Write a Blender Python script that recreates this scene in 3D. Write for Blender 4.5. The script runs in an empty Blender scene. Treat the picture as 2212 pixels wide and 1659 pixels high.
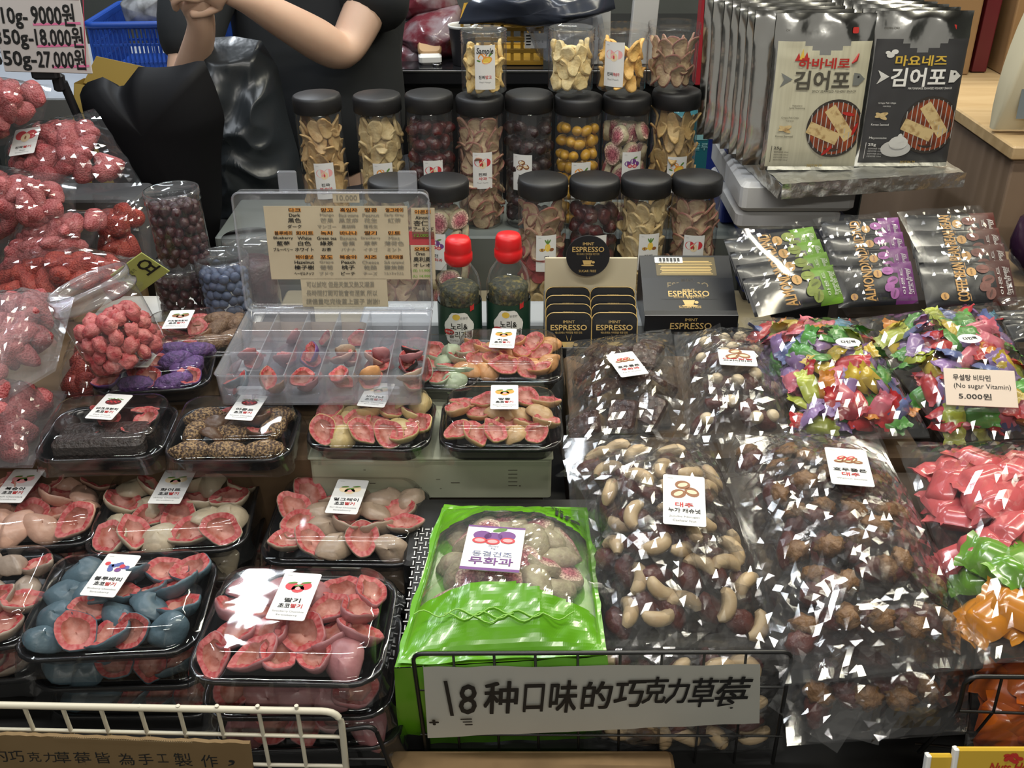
import bpy, math, random
from mathutils import Matrix, Vector, Euler, noise
R = math.radians
rnd = random.Random(7)
scene = bpy.context.scene
col = scene.collection

# ------------------------------------------------------------ camera, world, lights, exposure
PITCH, FOC, EYE = R(29.5), 2200.0, 1.65
cam_data = bpy.data.cameras.new('camera')
cam_data.sensor_width = 36.0
cam_data.lens = 36.0 * FOC / 2212
cam_data.clip_start = 0.02
cam = bpy.data.objects.new('camera', cam_data)
cam.location = (0, 0, EYE)
cam.rotation_euler = (R(90) - PITCH, 0, 0)
col.objects.link(cam)
scene.camera = cam

world = bpy.data.worlds.new('market_air')
scene.world = world
world.use_nodes = True
world.node_tree.nodes['Background'].inputs[0].default_value = (1.0, 0.96, 0.86, 1)
world.node_tree.nodes['Background'].inputs[1].default_value = 0.34

def area(name, loc, sx, sy, power, colr, rot=(0, 0, 0)):
    d = bpy.data.lights.new(name, 'AREA')
    d.shape = 'RECTANGLE'; d.size = sx; d.size_y = sy; d.energy = power; d.color = colr
    o = bpy.data.objects.new(name, d); o.location = loc; o.rotation_euler = rot
    col.objects.link(o)
    return o
area('tube_and_fill_light', (-0.35, 0.55, 2.45), 1.2, 0.06, 17, (1.0, 0.97, 0.93))
area('tube_and_fill_light', (0.75, 1.2, 2.45), 1.2, 0.06, 20, (1.0, 0.95, 0.78))
area('tube_and_fill_light', (-0.86, 2.95, 2.5), 0.09, 1.0, 22, (0.88, 0.94, 1.0))
area('tube_and_fill_light', (-0.2, 1.75, 2.5), 1.2, 0.05, 13, (0.90, 0.95, 1.0))
area('tube_and_fill_light', (0.55, 2.55, 2.5), 1.2, 0.07, 23, (1.0, 0.95, 0.78))
area('tube_and_fill_light', (1.35, 1.9, 2.4), 0.06, 1.2, 9, (1.0, 0.93, 0.72))
area('tube_and_fill_light', (0.3, -0.9, 2.45), 1.2, 0.06, 16, (1.0, 0.96, 0.86), (R(28), 0, 0))  # added fill lamp behind the camera, brightens the paper sign and front faces
area('tube_and_fill_light', (-1.3, 1.4, 2.4), 0.06, 1.2, 10, (0.88, 0.94, 1.0))
scene.view_settings.view_transform = 'Standard'
scene.view_settings.look = 'None'
scene.view_settings.exposure = -0.22
scene.view_settings.gamma = 1.0
scene.view_settings.use_curve_mapping = False
scene.cycles.transparent_max_bounces = 40
scene.cycles.max_bounces = 7
scene.cycles.diffuse_bounces = 3
scene.cycles.glossy_bounces = 4
scene.cycles.transmission_bounces = 6
scene.cycles.sample_clamp_indirect = 4.0
scene.cycles.caustics_reflective = False
scene.cycles.caustics_refractive = False

# ------------------------------------------------------------ pixels to places (2212 x 1659 frame)
_F = Vector((0, math.cos(PITCH), -math.sin(PITCH)))
_U = Vector((0, math.sin(PITCH), math.cos(PITCH)))
def ray(px, py):
    return _F + Vector(((px - 1106) / FOC, 0, 0)) + _U * ((829.5 - py) / FOC)
def atz(px, py, z):
    d = ray(px, py); t = (z - EYE) / d.z
    return Vector((0, 0, EYE)) + d * t
def aty(px, py, y):
    d = ray(px, py); t = y / d.y
    return Vector((0, 0, EYE)) + d * t

# ------------------------------------------------------------ materials
MATS = {}
def mat(name, c1, rough=0.5, c2=None, scale=40.0, metal=0.0, bump=0.0, bscale=60.0, coat=0.0, sss=0.0, detail=4.0, ramp=(0.35, 0.65), spec=0.5, stretch=None):
    if name in MATS: return MATS[name]
    m = bpy.data.materials.new(name); m.use_nodes = True
    nt = m.node_tree; b = nt.nodes['Principled BSDF']
    b.inputs['Base Color'].default_value = (*c1, 1)
    b.inputs['Roughness'].default_value = rough
    b.inputs['Metallic'].default_value = metal
    b.inputs['Coat Weight'].default_value = coat
    b.inputs['Coat Roughness'].default_value = 0.08
    b.inputs['Specular IOR Level'].default_value = spec
    if sss:
        b.inputs['Subsurface Weight'].default_value = sss
        b.inputs['Subsurface Radius'].default_value = (0.01, 0.004, 0.003)
        b.inputs['Subsurface Scale'].default_value = 1.0
    if c2 is not None or bump:
        tc = nt.nodes.new('ShaderNodeTexCoord')
        src = tc.outputs['Object']
        if stretch:
            mp = nt.nodes.new('ShaderNodeMapping'); mp.inputs['Scale'].default_value = stretch
            nt.links.new(src, mp.inputs['Vector']); src = mp.outputs['Vector']
    if c2 is not None:
        n = nt.nodes.new('ShaderNodeTexNoise'); n.inputs['Scale'].default_value = scale; n.inputs['Detail'].default_value = detail
        nt.links.new(src, n.inputs['Vector'])
        r = nt.nodes.new('ShaderNodeValToRGB')
        r.color_ramp.elements[0].position = ramp[0]; r.color_ramp.elements[0].color = (*c1, 1)
        r.color_ramp.elements[1].position = ramp[1]; r.color_ramp.elements[1].color = (*c2, 1)
        nt.links.new(n.outputs['Fac'], r.inputs['Fac']); nt.links.new(r.outputs['Color'], b.inputs['Base Color'])
    if bump:
        n2 = nt.nodes.new('ShaderNodeTexNoise'); n2.inputs['Scale'].default_value = bscale; n2.inputs['Detail'].default_value = 3
        nt.links.new(src, n2.inputs['Vector'])
        bp = nt.nodes.new('ShaderNodeBump'); bp.inputs['Strength'].default_value = bump; bp.inputs['Distance'].default_value = 0.004
        nt.links.new(n2.outputs['Fac'], bp.inputs['Height']); nt.links.new(bp.outputs['Normal'], b.inputs['Normal'])
    MATS[name] = m
    return m

def film(name, tint=(0.97, 0.97, 0.97), gloss=1.0, haze=0.0, rough=0.06, bump=0.0, bscale=40.0, stretch=None, ior=1.5, hazecol=(0.8, 0.82, 0.85)):
    """thin clear plastic: what is behind shows through, light glints on it"""
    if name in MATS: return MATS[name]
    m = bpy.data.materials.new(name); m.use_nodes = True
    nt = m.node_tree; nt.nodes.remove(nt.nodes['Principled BSDF'])
    out = nt.nodes['Material Output']
    tr = nt.nodes.new('ShaderNodeBsdfTransparent'); tr.inputs[0].default_value = (*tint, 1)
    gl = nt.nodes.new('ShaderNodeBsdfGlossy'); gl.inputs['Roughness'].default_value = rough
    fr = nt.nodes.new('ShaderNodeLayerWeight'); fr.inputs['Blend'].default_value = 0.5
    pw = nt.nodes.new('ShaderNodeMath'); pw.operation = 'POWER'; pw.inputs[1].default_value = 4.0
    nt.links.new(fr.outputs['Facing'], pw.inputs[0])
    mul = nt.nodes.new('ShaderNodeMath'); mul.operation = 'MULTIPLY_ADD'; mul.inputs[1].default_value = 0.8 * gloss; mul.inputs[2].default_value = 0.05 * gloss; mul.use_clamp = True
    nt.links.new(pw.outputs[0], mul.inputs[0])
    base = tr.outputs[0]
    if haze:
        df = nt.nodes.new('ShaderNodeBsdfDiffuse'); df.inputs[0].default_value = (*hazecol, 1)
        mx = nt.nodes.new('ShaderNodeMixShader'); mx.inputs[0].default_value = haze
        nt.links.new(tr.outputs[0], mx.inputs[1]); nt.links.new(df.outputs[0], mx.inputs[2]); base = mx.outputs[0]
    mix = nt.nodes.new('ShaderNodeMixShader')
    nt.links.new(mul.outputs[0], mix.inputs[0]); nt.links.new(base, mix.inputs[1]); nt.links.new(gl.outputs[0], mix.inputs[2])
    nt.links.new(mix.outputs[0], out.inputs['Surface'])
    if bump:
        tc = nt.nodes.new('ShaderNodeTexCoord'); src = tc.outputs['Object']
        if stretch:
            mp = nt.nodes.new('ShaderNodeMapping'); mp.inputs['Scale'].default_value = stretch
            nt.links.new(src, mp.inputs['Vector']); src = mp.outputs['Vector']
        n = nt.nodes.new('ShaderNodeTexNoise'); n.noise_type = 'RIDGED_MULTIFRACTAL'
        n.inputs['Scale'].default_value = bscale; n.inputs['Detail'].default_value = 2
        nt.links.new(src, n.inputs['Vector'])
        bp = nt.nodes.new('ShaderNodeBump'); bp.inputs['Strength'].default_value = bump; bp.inputs['Distance'].default_value = 0.004
        nt.links.new(n.outputs['Fac'], bp.inputs['Height'])
        nt.links.new(bp.outputs['Normal'], gl.inputs['Normal']); nt.links.new(bp.outputs['Normal'], fr.inputs['Normal'])
    MATS[name] = m
    return m

# ------------------------------------------------------------ mesh kit
def circ(r, n=32, z=0.0, cx=0.0, cy=0.0):
    return [(cx + r * math.cos(2 * math.pi * i / n), cy + r * math.sin(2 * math.pi * i / n), z) for i in range(n)]
def rrect(w, h, r, z=0.0, k=4, cx=0.0, cy=0.0):
    r = min(r, w / 2 - 1e-5, h / 2 - 1e-5); pts = []
    for (sx, sy, a0) in ((1, 1, 0), (-1, 1, 90), (-1, -1, 180), (1, -1, 270)):
        for i in range(k + 1):
            a = R(a0 + 90.0 * i / k)
            pts.append((cx + sx * (w / 2 - r) + r * math.cos(a), cy + sy * (h / 2 - r) + r * math.sin(a), z))
    return pts
_text = {}
def text_geo(body, bold=0.0):
    key = (body, bold)
    if key in _text: return _text[key]
    cu = bpy.data.curves.new('lettering', 'FONT'); cu.body = body; cu.size = 1; cu.resolution_u = 2
    cu.offset = bold; cu.align_x = 'CENTER'; cu.space_line = 1.05; cu.fill_mode = 'FRONT'
    o = bpy.data.objects.new('lettering', cu); col.objects.link(o)
    dg = bpy.context.evaluated_depsgraph_get(); dg.update()
    me = bpy.data.meshes.new_from_object(o.evaluated_get(dg))
    vs = [v.co.copy() for v in me.vertices]; fs = [tuple(p.vertices) for p in me.polygons]
    bpy.data.objects.remove(o); bpy.data.curves.remove(cu); bpy.data.meshes.remove(me)
    if vs:
        x0, x1 = min(v.x for v in vs), max(v.x for v in vs); y0, y1 = min(v.y for v in vs), max(v.y for v in vs)
        vs = [Vector((v.x - (x0 + x1) / 2, v.y - (y0 + y1) / 2, 0)) for v in vs]
        _text[key] = (vs, fs, x1 - x0, y1 - y0)
    else:
        _text[key] = ([], [], 1, 1)
    return _text[key]

class MB:
    def __init__(s): s.v, s.f, s.m, s.s = [], [], [], []
    def add(s, vs, fs, mat=0, smooth=True, M=None):
        o = len(s.v)
        s.v += [tuple(M @ Vector(v)) for v in vs] if M is not None else [tuple(v) for v in vs]
        for f in fs:
            s.f.append(tuple(i + o for i in f)); s.m.append(mat); s.s.append(smooth)
        return s
    def loft(s, rings, mat=0, cap0=True, cap1=True, smooth=True, M=None):
        n = len(rings[0]); vs = [p for r in rings for p in r]; fs = []
        for k in range(len(rings) - 1):
            for i in range(n):
                j = (i + 1) % n
                fs.append((k * n + i, k * n + j, (k + 1) * n + j, (k + 1) * n + i))
        s.add(vs, fs, mat, smooth, M)
        if cap0: s.add(rings[0], [tuple(range(n - 1, -1, -1))], mat, False, M)
        if cap1: s.add(rings[-1], [tuple(range(n))], mat, False, M)
        return s
    def lathe(s, prof, n=36, mat=0, cap0=True, cap1=True, M=None, cx=0, cy=0):
        return s.loft([circ(max(r, 1e-5), n, z, cx, cy) for r, z in prof], mat, cap0, cap1, True, M)
    def box(s, c, d, mat=0, M=None, r=0.0):
        (x, y, z), (a, b, h) = c, d
        if r <= 0: r = min(a, b, h) * 0.08
        e = min(r, h * 0.4)
        rg = [rrect(a - 2 * e, b - 2 * e, r, z - h / 2, 2, x, y), rrect(a, b, r + e * 0.4, z - h / 2 + e, 2, x, y),
              rrect(a, b, r + e * 0.4, z + h / 2 - e, 2, x, y), rrect(a - 2 * e, b - 2 * e, r, z + h / 2, 2, x, y)]
        return s.loft(rg, mat, True, True, False, M)
    def tube(s, path, r, n=8, mat=0, closed=False, M=None):
        P = [Vector(p) for p in path]; rings = []; N = len(P)
        for i in range(N):
            a = P[(i - 1) % N] if (closed or i > 0) else P[i]
            b = P[(i + 1) % N] if (closed or i < N - 1) else P[i]
            t = (b - a).normalized()
            up = Vector((0, 0, 1)) if abs(t.z) < 0.95 else Vector((0, 1, 0))
            u = t.cross(up).normalized(); w = t.cross(u)
            rr = r[i] if isinstance(r, (list, tuple)) else r
            rings.append([tuple(P[i] + (u * math.cos(2 * math.pi * k / n) + w * math.sin(2 * math.pi * k / n)) * rr) for k in range(n)])
        if closed: rings.append(rings[0])
        return s.loft(rings, mat, not closed, not closed, True, M)
    def poly(s, pts, z0, z1, mat=0, M=None, smooth=False):
        """an outline in xy with its thickness"""
        a = [(p[0], p[1], z0) for p in pts]; b = [(p[0], p[1], z1) for p in pts]
        return s.loft([a, b], mat, True, True, smooth, M)
    def flat(s, pts, mat=0, M=None, z=0.0):
        s.add([(p[0], p[1], z) for p in pts], [tuple(range(len(pts)))], mat, False, M); return s
    def text(s, body, cx, cy, w=None, h=None, mat=0, M=None, bold=0.0, z=0.0, shear=0.0, rot=0.0):
        vs, fs, tw, th = text_geo(body, 0.0)
        if not vs: return s
        if w is None and h is None: h = 0.01
        sx = (w / tw) if w else h / th
        sy = (h / th) if h else w / tw
        c, q = math.cos(rot), math.sin(rot)
        out = []
        for v in vs:
            x, y = v.x * sx + v.y * sy * shear, v.y * sy
            out.append((cx + x * c - y * q, cy + x * q + y * c, z))
        if bold:  # a broader pen: the same strokes laid side by side
            e = bold * .75
            for k, (dx, dy) in enumerate(((-e, -e), (e, -e), (-e, e), (e, e), (0, 0))): s.add([(x + dx * sx, y + dy * sy, zz + .00007 * k) for x, y, zz in out], fs, mat, False, M)
            return s
        return s.add(out, fs, mat, False, M)
    def ell(s, cx, cy, a, b, mat=0, M=None, z=0.0, n=14, rot=0.0):
        c, q = math.cos(rot), math.sin(rot); pts = []
        for i in range(n):
            t = 2 * math.pi * i / n; x, y = a * math.cos(t), b * math.sin(t)
            pts.append((cx + x * c - y * q, cy + x * q + y * c))
        return s.flat(pts, mat, M, z)
    def grid(s, fn, nx, ny, mat=0, M=None, smooth=True, matfn=None):
        vs = [fn(i / nx, j / ny) for j in range(ny + 1) for i in range(nx + 1)]
        if matfn is None:
            fs = [(j * (nx + 1) + i, j * (nx + 1) + i + 1, (j + 1) * (nx + 1) + i + 1, (j + 1) * (nx + 1) + i) for j in range(ny) for i in range(nx)]
            return s.add(vs, fs, mat, smooth, M)
        o = len(s.v); s.v += [tuple(M @ Vector(v)) for v in vs] if M is not None else [tuple(v) for v in vs]
        for j in range(ny):
            for i in range(nx):
                s.f.append((o + j * (nx + 1) + i, o + j * (nx + 1) + i + 1, o + (j + 1) * (nx + 1) + i + 1, o + (j + 1) * (nx + 1) + i))
                s.m.append(matfn((i + .5) / nx, (j + .5) / ny)); s.s.append(smooth)
        return s
    def mesh(s, name, mats):
        me = bpy.data.meshes.new(name); me.from_pydata(s.v, [], s.f)
        for m in mats: me.materials.append(m)
        me.polygons.foreach_set('material_index', s.m); me.polygons.foreach_set('use_smooth', s.s)
        me.update(); return me
    def build(s, name, mats, parent=None, M=None):
        if not isinstance(mats, (list, tuple)): mats = [mats]
        o = bpy.data.objects.new(name, s.mesh(name, mats)); col.objects.link(o)
        if parent is not None: o.parent = parent
        if M is not None: o.matrix_basis = M
        return o
def tag(o, label=None, cat=None, group=None, kind=None):
    if label: o['label'] = label
    if cat: o['category'] = cat
    if group: o['group'] = group
    if kind: o['kind'] = kind
    return o
def thing(name, label, cat, M=None, group=None):
    o = bpy.data.objects.new(name, None); o.empty_display_size = 0.02; col.objects.link(o)
    if M is not None: o.matrix_basis = M if isinstance(M, Matrix) else Matrix.Translation(Vector(M))
    return tag(o, label, cat, group)
def item(name, me, M, label, cat, group=None):
    o = bpy.data.objects.new(name, me); col.objects.link(o); o.matrix_basis = M
    return tag(o, label, cat, group)
def TR(x, y, z, rz=0.0, rx=0.0, ry=0.0, s=1.0):
    return Matrix.Translation((x, y, z)) @ Euler((R(rx), R(ry), R(rz)), 'XYZ').to_matrix().to_4x4() @ Matrix.Diagonal((s, s, s, 1))
def TV(v, rz=0.0, rx=0.0, ry=0.0, s=1.0):
    return TR(v[0], v[1], v[2], rz, rx, ry, s)
def rand_rot(g=rnd):
    return Euler((g.uniform(0, 6.3), g.uniform(0, 6.3), g.uniform(0, 6.3))).to_matrix().to_4x4()
def nz(x, y, z, f=1.0, seed=0.0):
    return noise.noise(Vector((x * f + seed * 3.1, y * f + seed * 1.7, z * f + seed * 5.3)))
def ridge(x, y, z, f=1.0, seed=0.0):
    return 1.0 - abs(nz(x, y, z, f, seed)) * 2.0
# ------------------------------------------------------------ shared materials
BLACK = mat('black_plastic', (0.012, 0.012, 0.014), 0.42)
LIDBLACK = mat('black_lid', (0.012, 0.012, 0.013), 0.5)
WHITE = mat('white_paper', (0.78, 0.78, 0.76), 0.6)
STICK = mat('sticker_paper', (0.68, 0.68, 0.67), 0.45)
INK = mat('black_ink', (0.012, 0.012, 0.012), 0.6)
GREYINK = mat('grey_ink', (0.22, 0.22, 0.22), 0.6)
REDINK = mat('red_ink', (0.55, 0.03, 0.03), 0.6)
PINKINK = mat('pink_ink', (0.8, 0.15, 0.3), 0.6)
GOLD = mat('gold_print', (0.66, 0.46, 0.17), 0.45)
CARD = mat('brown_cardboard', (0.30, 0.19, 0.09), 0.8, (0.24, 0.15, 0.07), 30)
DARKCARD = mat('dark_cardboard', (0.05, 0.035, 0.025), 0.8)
STEEL = mat('steel', (0.5, 0.5, 0.5), 0.3, metal=1.0)
CLEAR = film('clear_plastic', (0.965, 0.97, 0.97), 1.0, 0.02, 0.05)
WRAP = film('wrap_film', (0.95, 0.95, 0.95), 1.0, 0.006, 0.05, bump=0.3, bscale=28)
CRINKLE = film('crinkled_film', (0.95, 0.95, 0.95), 1.4, 0.01, 0.08)
BAGFILM = film('bag_film', (0.965, 0.965, 0.965), 1.25, 0.015, 0.07)
FROST = film('frosted_plastic', (0.93, 0.94, 0.96), 1.0, 0.17, 0.12, hazecol=(0.75, 0.78, 0.85))
FROSTLID = film('cloudy_plastic', (0.93, 0.94, 0.96), 1.0, 0.13, 0.12, hazecol=(0.75, 0.78, 0.82))

# ------------------------------------------------------------ the room
def struct(name, c, d, m):
    o = MB().box(c, d, 0, r=0.004).build(name, m); return tag(o, kind='structure')
FLOORM = mat('floor_tile', (0.12, 0.12, 0.115), 0.4, (0.09, 0.09, 0.085), 3)
WALLM = mat('wall_paint', (0.07, 0.075, 0.07), 0.7, (0.055, 0.06, 0.055), 4)
struct('floor', (0, 1.0, -0.05), (5.4, 5.2, 0.1), FLOORM)
struct('wall_back', (0, 3.55, 1.35), (5.4, 0.1, 2.7), WALLM)
struct('wall_left', (-2.65, 1.0, 1.35), (0.1, 5.2, 2.7), WALLM)
struct('wall_right', (2.65, 1.0, 1.35), (0.1, 5.2, 2.7), WALLM)
struct('ceiling', (0, 1.0, 2.75), (5.4, 5.2, 0.1), mat('ceiling_paint', (0.07, 0.07, 0.065), 0.8))

# ------------------------------------------------------------ counters and risers
def solid(name, c, d, m, label, cat, r=0.004, group=None):
    return tag(MB().box(c, d, 0, r=r).build(name, m), label, cat, group)
DARKTOP = mat('dark_table', (0.02, 0.02, 0.02), 0.5)
t = thing('display_table', 'long dark stall table carrying all the snack trays and bags', 'table', (0.05, 1.35, 0))
ell_ = [(-1.25, -.77), (1.25, -.77), (1.25, .28), (.77, .28), (.77, .77), (-1.25, .77)]
MB().poly(ell_, .71, .75).build('tabletop', DARKTOP, t)
MB().poly([(x * .97, y * .96) for x, y in ell_], 0, .71).build('body', DARKTOP, t)
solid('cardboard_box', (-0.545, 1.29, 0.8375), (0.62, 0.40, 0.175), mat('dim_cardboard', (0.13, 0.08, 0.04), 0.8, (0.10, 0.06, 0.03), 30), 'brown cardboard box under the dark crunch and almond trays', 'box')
pl, pr = aty(668, 990, 1.085), aty(1192, 990, 1.085)
GREENWHITE = mat('green_white_paint', (0.47, 0.49, 0.36), 0.5, (0.40, 0.42, 0.31), 12)
t = thing('storage_box', 'pale greenish white drawer box under the banana and peanut trays', 'box', ((pl.x + pr.x) / 2, 1.235, 0.863))
MB().box((0, 0, 0.031), (pr.x - pl.x, 0.30, 0.062), 0, r=0.003).build('body', GREENWHITE, t)
MB().box((0, -0.002, 0.0645), (pr.x - pl.x + 0.004, 0.303, 0.005), 0, r=0.002).build('lid', GREENWHITE, t)
sm = MB()
for k in range(9):
    x = rnd.uniform(-0.12, 0.12); sm.flat(rrect(rnd.uniform(.002, .012), rnd.uniform(.0006, .0014), .0003, 0, 1, x, rnd.uniform(0.008, 0.055)), 0)
for k in range(5): sm.flat(rrect(.012, .0009, .0003, 0, 1, 0.105, 0.022 + 0.006 * k), 0)
sm.build('scuff_mark', DARKCARD, t, Matrix.Translation((0, -0.1505, 0)) @ Euler((R(90), 0, 0)).to_matrix().to_4x4())
solid('bottle_step', (0.03, 1.438, 0.8175), (0.44, 0.088, 0.135), mat('grey_ledge', (0.30, 0.32, 0.34), 0.5), 'low grey step under the seasoning bottles and mint tins', 'box')
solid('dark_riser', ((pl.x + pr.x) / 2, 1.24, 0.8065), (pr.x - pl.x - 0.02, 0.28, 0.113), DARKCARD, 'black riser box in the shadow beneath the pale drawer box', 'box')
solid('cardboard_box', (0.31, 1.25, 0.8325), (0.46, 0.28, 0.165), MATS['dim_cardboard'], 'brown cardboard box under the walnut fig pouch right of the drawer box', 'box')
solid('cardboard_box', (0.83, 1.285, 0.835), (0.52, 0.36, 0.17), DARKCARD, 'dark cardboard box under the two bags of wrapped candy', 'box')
GREYSHELF = mat('grey_shelf', (0.13, 0.145, 0.135), 0.5)
solid('jar_step', (0.02, 1.68, 0.80), (0.9, 0.20, 0.10), mat('tan_shelf', (0.32, 0.27, 0.17), 0.6), 'low tan step carrying the front row of tall jars', 'shelf')
solid('jar_step', (-0.06, 1.89, 0.8525), (0.99, 0.21, 0.205), GREYSHELF, 'high grey step carrying the back row of tall jars', 'shelf')
solid('ledge_box', (0.06, 1.535, 0.835), (0.62, 0.09, 0.17), mat('grey_ledge', (0.30, 0.32, 0.34), 0.5), 'grey ledge box behind the seasoning bottles, carrying the black mint carton', 'box')
solid('white_board', (-0.575, 1.565, 0.8925), (0.30, 0.16, 0.015), WHITE, 'white board under the berry jars at the left', 'board')
solid('board_support', (-0.52, 1.57, 0.8175), (0.34, 0.14, 0.135), DARKCARD, 'dark box holding up the white board of berry jars', 'box')
solid('cardboard_box', (-0.83, 1.67, 0.84), (0.24, 0.36, 0.18), CARD, 'brown cardboard box under the left pile of strawberry bags', 'box')
solid('cardboard_box', (0.85, 1.53, 0.845), (0.62, 0.1, 0.19), DARKCARD, 'dark box under the black almond snack pouches', 'box')
solid('front_box', (0.02, 0.705, 0.766), (0.30, 0.09, 0.031), CARD, 'torn edged brown cardboard lying under the black sign basket', 'cardboard')

# ------------------------------------------------------------ back counter and what stands on it
t = thing('back_counter', 'glossy black counter behind the jars with a bright front edge', 'counter', (0.16, 2.98, 0))
MB().box((0, 0, 1.065), (1.6, 0.8, 0.04), 0, r=0.006).build('worktop', mat('gloss_black', (0.012, 0.012, 0.014), 0.12), t)
MB().box((0, 0.02, 0.52), (1.56, 0.74, 1.04), 0, r=0.006).build('body', mat('counter_black', (0.01, 0.01, 0.011), 0.4), t)
MB().box((0, -0.4025, 1.082), (1.6, 0.004, 0.005), 0, r=0.001).build('edge_highlight', STEEL, t)  # bright strip stands in for the highlight along the glossy worktop edge
CT = 1.0855
# card terminal
p = aty(928, 148, 2.66)
t = thing('card_terminal', 'tan topped white card terminal on the black back counter', 'card terminal', TR(p.x, 2.68, CT, 6, 0, 0))
MB().box((0, 0, 0.012), (0.058, 0.10, 0.024), 0, r=0.006).build('body', WHITE, t)
MB().loft([rrect(.058, .095, .012, -.009), rrect(.06, .1, .014, -.004), rrect(.06, .1, .014, .006), rrect(.052, .09, .012, .010)], 0).build('top_cover', mat('tan_plastic', (0.42, 0.26, 0.13), 0.4), t, TR(0, 0.012, 0.052, 0, 42))
MB().tube([(.01 * math.cos(a), .01 * math.sin(a), 0) for a in [k * .52 for k in range(12)]], .002, 6, 0, True).build('key_ring', STEEL, t, TR(0.016, -0.055, 0.003))
# paper cup
p = aty(985, 150, 2.64)
t = thing('paper_cup', 'black paper cup with white rim beside the card terminal', 'cup', (p.x + 0.02, 2.64, CT))
MB().lathe([(.026, 0), (.027, .002), (.036, .092)], 28, 0, True, False).build('body', mat('cup_black', (0.02, 0.02, 0.025), 0.5), t)
MB().lathe([(.036, .09), (.038, .0935), (.0375, .097), (.0345, .096), (.0345, .09), (.026, .01)], 28, 0, False, True).build('rim', WHITE, t)
# yellow crate
YEL = mat('yellow_crate_plastic', (0.34, 0.19, 0.015), 0.45)
pa, pb = aty(1000, 160, 2.62), aty(1170, 160, 2.62)
cw = pb.x - pa.x
t = thing('yellow_crate', 'yellow slatted plastic crate with a white label on the back counter', 'crate', ((pa.x + pb.x) / 2, 2.74, CT))
m = MB()
for z in (.006, .035, .064, .088, .108): m.box((0, -.11, z), (cw, .008, .010 if z < .1 else .014))
for k in range(9): m.box((-cw / 2 + cw * k / 8, -.108, .056), (.008, .007, .11))
for sx in (-1, 1):
    for z in (.006, .05, .108): m.box((sx * cw / 2, 0, z), (.008, .22, .012))
for z in (.006, .05, .108): m.box((0, .11, z), (cw, .008, .012))
m.box((0, 0, .004), (cw, .22, .006)); m.build('body', YEL, t)
m = MB(); m.flat(rrect(.055, .036, .002), 0)
for k in range(4): m.flat(rrect(.012, .003, .0005, .0005, 1, -.018, .012 - .007 * k), 1)
m.text('2  7  8', .008, -.002, .022, .006, 1, z=.0006)
m.build('label', [WHITE, GREYINK], t, Matrix.Translation((cw * .42, -.1155, .06)) @ Euler((R(90), 0, 0)).to_matrix().to_4x4())

def vpillow(name, px, y, thick, mats, label, cat, seed=1, wr=0.01, wf=8.0, back=0.35, rings=9, n=72, mode='noise', group=None):
    """a soft bag hanging or standing: its outline at depth y, filled out front and back"""
    pts = [aty(a, b, y) for a, b in px]; c = sum(pts, Vector()) / len(pts)
    per = [0.0]
    for i in range(len(pts)): per.append(per[-1] + (pts[(i + 1) % len(pts)] - pts[i]).length)
    out = []
    for k in range(n):
        d = per[-1] * k / n; i = max(j for j in range(len(pts)) if per[j] <= d)
        f = (d - per[i]) / max(1e-6, per[i + 1] - per[i]); out.append(pts[i].lerp(pts[(i + 1) % len(pts)], f) - c)
    m = MB()
    for side, th in ((-1, thick), (1, thick * back)):
        rg = []
        for k in range(rings + 1):
            s = 1.0 - k / rings * 0.985; dpt = th * (1 - s ** 2.2) ** 0.6; r = []
            for q in out:
                w = ridge(q.x * s, 0, q.z * s, wf, seed) if mode == 'ridge' else nz(q.x * s, 0, q.z * s, wf, seed)
                r.append((q.x * s, side * (dpt + wr * w * (1 - s ** 6)), q.z * s))
            rg.append(r if side > 0 else r)
        m.loft(rg, 0, False, True)
    o = m.build(name, mats); o.location = c
    return tag(o, label, cat, group)

PINKMEAT = mat('red_bag_contents', (0.13, 0.025, 0.035), 0.2, (0.22, 0.17, 0.19), 14, bump=.7, bscale=26, ramp=(.42, .6))
vpillow('frozen_fruit_bag', [(850, 70), (900, 30), (990, 10), (1020, 60), (1000, 120), (930, 130), (870, 110)], 2.78, .10, PINKMEAT, 'crumpled bag of dark red frozen fruit heaped behind the card terminal', 'bag', 3, .018, 14, mode='ridge')
vpillow('frozen_fruit_bag', [(840, 10), (880, -40), (970, -50), (990, 10), (930, 40), (870, 45)], 2.86, .08, PINKMEAT, 'dark red bag at the top of the heap right of the shirt', 'bag', 5, .018, 14, mode='ridge')
vpillow('frozen_fruit_bag', [(835, 140), (860, 90), (920, 70), (935, 120), (920, 150), (860, 152)], 2.74, .05, PINKMEAT, 'lowest dark red bag between the shirt and the card terminal', 'bag', 8, .015, 14, mode='ridge')
vpillow('plastic_liner', [(990, 52), (1010, 5), (1090, -30), (1320, -30), (1330, 20), (1240, 50), (1130, 60), (1060, 52)], 2.58, .05, mat('dark_liner', (0.03, 0.035, 0.05), 0.2), 'dark crumpled plastic liner behind the yellow crate', 'plastic bag', 9, .03, 12, mode='ridge')
vpillow('clear_plastic_bag', [(1135, 60), (1160, 22), (1230, 15), (1300, 30), (1310, 90), (1290, 128), (1180, 134), (1160, 120)], 2.63, .05, film('milky_bag', (0.85, 0.87, 0.92), 1.5, .22, .12, bump=.7, bscale=12, hazecol=(.6, .65, .75)), 'milky clear plastic bag standing behind the sample jars', 'plastic bag', 11, .02, 12, mode='ridge')
PAPERM = mat('grey_white_card', (0.38, 0.38, 0.38), 0.5)
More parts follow.
